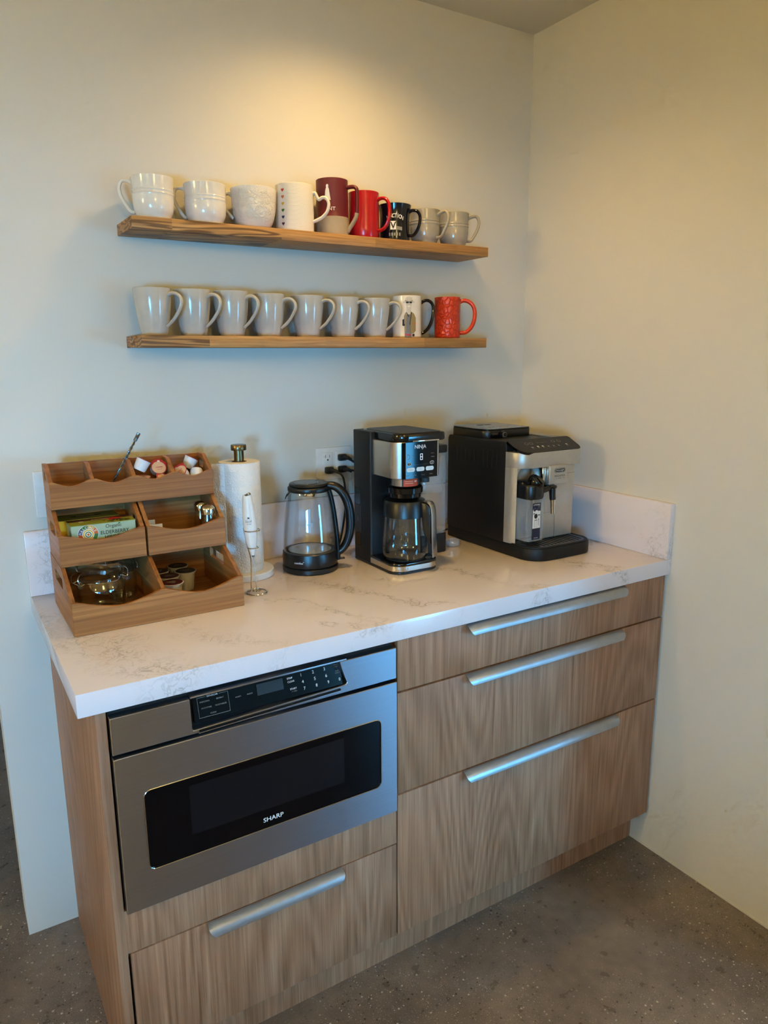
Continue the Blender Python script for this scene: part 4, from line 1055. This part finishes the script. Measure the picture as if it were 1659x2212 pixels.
hb = MB().prism([(.050, 1.0990), (.066, 1.0990), (.0760, 1.0890), (.0790, 1.0700), (.0790, .9900), (.0700, 1.0000), (.0670, 1.0120), (.0640, 1.0100), (.0590, 1.0180), (.0540, 1.0600)], -.0155, .0155, 'y', M['soft'], .0030, 2, mtx=HR)
hb.build('handle', cf)
st = MB().tube(catmull([HR @ Vector((a, 0, b_)) for a, b_ in [(.0560, 1.1010), (.0680, 1.1005), (.0770, 1.0930), (.0815, 1.0720), (.0830, 1.0300), (.0845, .9900), (.0860, .9560)]], 6), lambda t: (.0165 + .002 * t, .0022), M['chrome'], 12, nrm=hv)
st.mats[0] = M['steelz']
st.build('handle_strap', cf)

# ------------------------------------------------------------------ espresso machine
X0, X1 = 1.1985, 1.4320
es = thing('espresso_machine', 'black bean-to-cup espresso machine with silver front in the corner', 'coffee machine', (1.315, -.25, CZ))
b = MB().prism([(-.065, CZ + .0335), (-.065, 1.2250), (-.070, 1.2350), (-.334, 1.2370), (-.336, 1.2230), (-.336, CZ + .0335)], X0, X1, 'x', M['matte'], .0030, 3)
for k in range(11):
    y = -.092 - k * .0205
    b.prism(rrect(y - .0026, y + .0026, 1.160 - k * .0003, 1.203, .002, 2), X0 - .0004, X0 + .001, 'x', M['dark'])
b.build('body', es)
b = MB().prism(rrect(X0, X1 + .006, -.4620, -.062, (.060, .050, .012, .012), 10), CZ + .0004, CZ + .0345, 'z', M['matte'], .003, 2)
b.box(1.2820, 1.3680, -.4630, -.44, CZ + .0002, CZ + .0155, M['dark'], .003)
b.box(X0 - .0004, X0 + .004, -.175, -.115, CZ + .0002, CZ + .008, M['dark'], .002)
b.build('base', es)
# drip tray and slotted grate
tr = MB().prism(rrect(X0 + .004, X1 + .002, -.4580, -.345, (.056, .046, .002, .002), 10), CZ + .0345, CZ + .0380, 'z', M['matte'], .0012, 1, holes=[rrect(X0 + .012, X1 - .006, -.450, -.352, (.050, .040, .002, .002), 8)])
tro = tr.build('drip_tray', es)
sl = [rrect(X0 + .030 + k * .0146, X0 + .0362 + k * .0146, -.440 + (.018 if k == 0 else .006 if k in (1, 12) else 0), -.372, .0028, 3) for k in range(13)]
MB().prism(rrect(X0 + .012, X1 - .006, -.450, -.352, (.050, .040, .002, .002), 8), CZ + .0340, CZ + .0372, 'z', M['metalgrey'], holes=sl).build('grate', tro)
# silver front: brow, pillar, recess, main panel, badge block
b = MB().prism(rrect(X0 - .0006, X1 + .004, -.3960, -.3340, (.052, .016, 0, 0), 12), 1.1660, 1.2100, 'z', M['silver'], .0015, 2, ang=.9)
b.prism([(X0 - .0006, -.334), (X0 - .0006, -.3480), (X0 + .0012, -.3570), (X0 + .0045, -.3660), (X0 + .0090, -.3735), (X0 + .0105, -.3735), (X0 + .0105, -.334)], CZ + .036, 1.1665, 'z', M['silver'], .0006, 1, ang=1.2)
n = 10
b.prism([(X0 + .0100, 1.1668), (X0 + .0100, 1.1440)] + [(X0 + .0105 + .0225 - .0225 * math.cos(k / n * PI / 2), 1.1440 + .0225 * math.sin(k / n * PI / 2)) for k in range(n + 1)], -.3740, -.3340, 'y', M['silver'])
b.build('front_shell', es)
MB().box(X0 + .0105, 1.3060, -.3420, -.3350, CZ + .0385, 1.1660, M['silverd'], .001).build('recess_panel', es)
b = MB().box(1.3040, 1.4230, -.3800, -.3350, CZ + .0390, 1.1660, M['silver'], .0035, 3)
b.box(1.3040, 1.4232, -.3803, -.378, 1.1385, 1.1390, M['dark']).box(1.3500, 1.3504, -.3803, -.378, CZ + .0400, 1.0300, M['dark']).box(1.3040, 1.3502, -.3803, -.378, 1.0300, 1.0304, M['dark'])
b.build('front_panel', es)
b = MB().box(1.3030, 1.3715, -.4020, -.3790, 1.1145, 1.1690, M['silver'], .0030, 3)
b.box(1.2880, 1.3035, -.3900, -.3400, 1.1150, 1.1660, M['chrome'], .004, 3)
FB = lambda e: (lambda u, v: Vector((u, -.4020 - e, v)))
b.sheet([rrect(1.3210, 1.3630, 1.1475, 1.1605, .006)], M['kprint'], FB(.0003)); b.sheet([rrect(1.3222, 1.3618, 1.1487, 1.1593, .005)], M['print'], FB(.0005)); b.sheet([rrect(1.3230, 1.3610, 1.1495, 1.1585, .0044)], M['kprint'], FB(.0007))
b.text("De'Longhi", .0056, M['print'], FB(.0009), at=(1.3420, 1.1540), w=.031, bold=True)
b.text('MAGNIFICA', .0054, M['kprint'], FB(.0004), at=(1.3420, 1.1385), w=.040); b.text('EVO', .0038, M['kprint'], FB(.0004), at=(1.3420, 1.1312), w=.011)
for x in (1.325, 1.353): b.sheet([rrect(x, x + .010, 1.1308, 1.1313, 0)], M['kprint'], FB(.0004))
b.build('badge_block', es)
# coffee spout
b = MB().box(1.2960, 1.3260, -.4120, -.3800, 1.1040, 1.1140, M['gloss'], .004, 3)
b.tube([(1.3090, -.408, 1.107), (1.3100, -.409, 1.0880), (1.3110, -.410, 1.0740)], lambda t: (.0098 - .0015 * t, .0090), M['soft'], 16)
b.build('spout_head', es)
MB().tube([(1.3110, -.410, 1.0745), (1.3120, -.4105, 1.0550), (1.3130, -.411, 1.0330)], lambda t: (.0078 - .002 * t, .0078 - .0015 * t), M['chrome'], 16).build('spout_nozzle', es)
# milk carafe
mc = bpy.data.objects.new('milk_carafe', None); COL.objects.link(mc); mc.parent = es; mc.location = (0, 0, 0)
b = MB().prism(rrect(1.2125, 1.2760, -.4200, -.3440, (.014, .014, .008, .008), 6), .9640, 1.0830, 'z', M['frost'], .0015, 1)
co = b.build('container', mc)
lb = MB(); LF = lambda e: (lambda u, v: Vector((u, -.4203 - e, v)))
lb.sheet([[(1.2260, .9700), (1.2560, .9700), (1.2560, 1.0730), (1.2260, 1.0730)]], M['navy_lbl'], LF(.0002))
lb.sheet([[(1.2270, 1.0020), (1.2555, 1.0020), (1.2555, 1.0500), (1.2270, 1.0560)]], M['print'], LF(.0004))
lb.text('LATTECREMA', .0042, M['print'], LF(.0005), at=(1.2410, 1.0685), w=.024, bold=True); lb.text('HOT', .0024, M['print'], LF(.0005), at=(1.2500, 1.0638))
for x in (1.2335, 1.2485):
    lb.sheet([circ(x, 1.0555, .0055, 20)], M['navy_lbl'], LF(.0006)); lb.sheet([circ(x, 1.0555, .0048, 20)], M['gprint'], LF(.0008)); lb.sheet([circ(x, 1.0555, .0040, 20)], M['navy_lbl'], LF(.0010))
lb.sheet([circ(1.2318, 1.0440, .0022, 12), circ(1.2385, 1.0365, .0062, 16, .0070), rrect(1.2460, 1.2540, 1.0375, 1.0400, .001), rrect(1.2490, 1.2500, 1.0080, 1.0290, 0), rrect(1.2485, 1.2505, 1.0240, 1.0290, .0009)], M['kprint'], LF(.0006))
lb.sheet([rrect(1.2335, 1.2440, 1.0060, 1.0270, .002)], M['gprint'], LF(.0006)); lb.sheet([rrect(1.2341, 1.2434, 1.0066, 1.0240, .002)], M['print'], LF(.0008))
lb.text('SCAN HERE', .0026, M['print'], LF(.0005), at=(1.2410, .9745), w=.016)
for k in range(4): lb.sheet([rrect(1.2620, 1.2680 + .002 * (k % 2), .985 + k * .02, .9856 + k * .02, 0)], M['gprint'], LF(.0002))
lb.build('label', co)
b = MB().prism(rrect(1.2120, 1.2790, -.4230, -.3430, (.028, .028, .008, .008), 8), 1.0830, 1.1230, 'z', M['soft'], .004, 3)
b.prism(rrect(1.2140, 1.2580, -.3900, -.3430, .006, 4), 1.1190, 1.1290, 'z', M['soft'], .003, 2)
b.tube([(1.2760, -.402, 1.1020), (1.2860, -.404, 1.1040), (1.2985, -.406, 1.1070)], lambda t: .0085 - .001 * t, M['soft'], 14)
b.build('carafe_lid', mc)
dm = Matrix.Translation((1.2500, -.4030, 1.1270)) @ Matrix.Rotation(math.radians(34), 4, 'X') @ Matrix.Rotation(math.radians(12), 4, 'Y')
b = MB().lathe([(0, -.014), (.0215, -.014), (.0235, -.006), (.0235, .009), (.0215, .0130), (0, .0140)], M['gloss'], mtx=dm, segs=40)
b.box(-.003, .003, -.019, .004, .0135, .0160, M['gloss'], .0010, 2, mtx=dm)
for k in range(4):
    a = .6 + k * .55; b.sheet([circ(.0185 * math.cos(a), .0185 * math.sin(a), .0012, 8)], M['icon'], lambda u, v: dm @ Vector((u, v, .0146)))
b.build('froth_dial', mc)
# slanted glossy control panel
A = Vector((X0 + .0005, -.3340, 1.2395)); U = Vector((1, 0, 0)); Vv = Vector((0, -.0610, -.0300)).normalized()
Wp = X1 + .0035 - X0 - .0005; L = .0690; Nn = U.cross(Vv); Nn = Nn if Nn.z > 0 else -Nn
mt = Matrix(((U.x, Vv.x, Nn.x, A.x), (U.y, Vv.y, Nn.y, A.y), (U.z, Vv.z, Nn.z, A.z), (0, 0, 0, 1)))
b = MB().prism(rrect(0, Wp, 0, L, (.004, .010, .018, .040), 8), -.007, .001, 'z', M['bglass'], .0010, 1, mtx=mt)
KV = .64
pf_ = lambda u, v: mt @ Vector((u, v * KV, .0013))
for k, x in enumerate((.055, .072)): b.tube([mt @ Vector((x + .0060 * math.cos(a), .024 + .0055 * math.sin(a), .0010)) for a in [2 * PI * j / 20 for j in range(20)]], .0004, M['icon'], 4, closed=True)
for k in range(4): b.sheet([circ(.098 + k * .010, .036, .0030, 12)], M['icon'], pf_); b.sheet([circ(.098 + k * .010, .036, .0022, 12)], M['bglass'], lambda u, v: mt @ Vector((u, v * KV, .0016)))
for x in (.158, .180): b.tube([mt @ Vector((x + .0060 * math.cos(a), .022 + .0055 * math.sin(a), .0010)) for a in [2 * PI * j / 20 for j in range(20)]], .0004, M['icon'], 4, closed=True)
for k, x in enumerate((.062, .084, .102, .122, .142, .162, .194)):
    b.sheet([[(x - .004, .062), (x + .004, .062), (x + .0028, .074), (x - .0028, .074)]], M['icon'], pf_)
    b.sheet([[(x - .0032, .062), (x + .0032, .062), (x + .0028, .066), (x - .0028, .066)]], M['print'] if k in (1, 2, 6) else M['bglass'], lambda u, v: mt @ Vector((u, v * KV, .0016)))
    b.sheet([rrect(x - .005, x + .005, .0785, .0795, 0)], M['icon'], pf_)
b.build('control_panel', es)
# bean hopper lid, cup shelf and grinder knob
b = MB().prism(rrect(X0 + .004, X0 + .1800, -.2400, -.0700, (.030, .012, .012, .024), 8), 1.2350, 1.2590, 'z', M['soft'], .0020, 2)
b.build('hopper', es)
b = MB().prism(rrect(X0 + .0045, X0 + .1795, -.2395, -.0705, (.030, .012, .012, .024), 8), 1.2590, 1.2630, 'z', M['gloss'], .0012, 1)
b.sheet([rrect(X0 + .070, X0 + .092, -.125, -.112, .003), rrect(X0 + .100, X0 + .122, -.125, -.112, .003)], M['black'], lambda u, v: Vector((u, v, 1.2633)))
for k in range(6): b.sheet([circ(X0 + .060 + k * .014, -.190, .0040, 12)], M['icon'], lambda u, v: Vector((u, v, 1.2633)))
b.build('hopper_lid', es)
MB().box(X0 + .186, X1 - .006, -.325, -.075, 1.2335, 1.2385, M['steelmesh'], .001).build('cup_shelf', es)
kb2 = MB().tube([(X0 + .062, -.240, 1.2470), (X0 + .062, -.256, 1.2470)], .0105, M['soft'], 24).tube([(X0 + .062, -.256, 1.2470), (X0 + .062, -.2575, 1.2470)], .0075, M['icon'], 24).tube([(X0 + .062, -.2574, 1.2470), (X0 + .062, -.2583, 1.2470)], .0062, M['soft'], 24)
kb2.box(X0 + .020, X0 + .056, -.248, -.238, 1.2390, 1.2540, M['gloss'], .004, 2)
kb2.build('grinder_knob', es)
cord(es, (1, 1), [(.886, -.046, 1.140), (.900, -.052, 1.095), (.906, -.060, 1.03), (.918, -.070, .962), (.945, -.078, .9215), (1.04, -.085, .9205), (1.13, -.075, .9215), (1.196, -.070, .9360)])

# clear plastic cap lying between the two coffee machines
b = MB().lathe([(.010, .0004), (.020, .0004), (.0235, .004), (.0240, .017), (.0225, .017), (.0215, .005), (.0190, .0025), (.010, .0025), (.010, .0004)], M['frost'], (1.135, -.178, CZ), 32)
tag(b.build('plastic_cap'), 'small clear plastic cap on the worktop between the coffee machines', 'plastic cap')

# ------------------------------------------------------------------ light
def area(name, loc, rot, sx, sy, power, col):
    l = bpy.data.lights.new(name, 'AREA'); l.shape = 'RECTANGLE'; l.size = sx; l.size_y = sy; l.energy = power; l.color = col
    o = bpy.data.objects.new(name, l); COL.objects.link(o); o.location = loc; o.rotation_euler = rot; return o
DAY = (.11, .52, 1.0)
for (a, b_), k in zip(WIN, WK):
    o = area('window_daylight', ((a + b_) / 2, -5.29, 1.16), (math.radians(90 - PIT), 0, math.radians(-18 if a < 0 else 28)), b_ - a, 2.05, WINP * k, DAY)
    o.data.spread = math.radians(SPR)
def down(x, y, power, col=(1., .62, .20), size=150, blend=1.):
    l = bpy.data.lights.new('ceiling_downlight', 'SPOT'); l.energy = power; l.color = col; l.spot_size = math.radians(size); l.spot_blend = blend; l.shadow_soft_size = .045
    o = bpy.data.objects.new('ceiling_downlight', l); COL.objects.link(o); o.location = (x, y, CEIL - .03); return o
down(.82, -.40, DNP)
for x, y, k in ((-1.5, -2.4, .18), (2.6, -2.4, .45), (.2, -2.5, .34), (-3.4, -1.1, 1.75)):  # added warm fill points without fixtures, to even out the room light
    l = bpy.data.lights.new('warm_fill', 'POINT'); l.energy = DN2 * k; l.color = (1., .74, .27); l.shadow_soft_size = .16
    o = bpy.data.objects.new('warm_fill', l); COL.objects.link(o); o.location = (x, y, 2.0)
w = bpy.data.worlds.new('world'); SC.world = w; w.use_nodes = True
w.node_tree.nodes['Background'].inputs[0].default_value = (.55, .75, 1., 1); w.node_tree.nodes['Background'].inputs[1].default_value = .15

# ------------------------------------------------------------------ camera
yw, pt, rl = (math.radians(a) for a in (-31.6547, -12.112, -.3482))
fwd = Vector((-math.sin(yw) * math.cos(pt), math.cos(yw) * math.cos(pt), math.sin(pt)))
rgt = Vector((math.cos(yw), math.sin(yw), 0)); upv = rgt.cross(fwd)
r2 = rgt * math.cos(rl) + upv * math.sin(rl); u2_ = upv * math.cos(rl) - rgt * math.sin(rl)
cd = bpy.data.cameras.new('camera'); cam = bpy.data.objects.new('camera', cd); COL.objects.link(cam)
cam.matrix_world = Matrix(((r2.x, u2_.x, -fwd.x, -.1501), (r2.y, u2_.y, -fwd.y, -1.8721), (r2.z, u2_.z, -fwd.z, 1.4726), (0, 0, 0, 1)))
cd.sensor_fit = 'HORIZONTAL'; cd.sensor_width = 36.; cd.lens = 1569.63 / 1659 * 36; cd.clip_start = .02
SC.camera = cam
SC.view_settings.view_transform = VT; SC.view_settings.look = 'None'; SC.view_settings.exposure = EXPO
SC.cycles.max_bounces = 6; SC.cycles.diffuse_bounces = 2; SC.cycles.glossy_bounces = 3; SC.cycles.transmission_bounces = 4; SC.cycles.transparent_max_bounces = 24
SC.cycles.caustics_reflective = False; SC.cycles.caustics_refractive = False
SC.cycles.use_denoising = True; SC.cycles.use_adaptive_sampling = True; SC.cycles.adaptive_threshold = .12; SC.cycles.adaptive_min_samples = 12; SC.cycles.use_light_tree = False
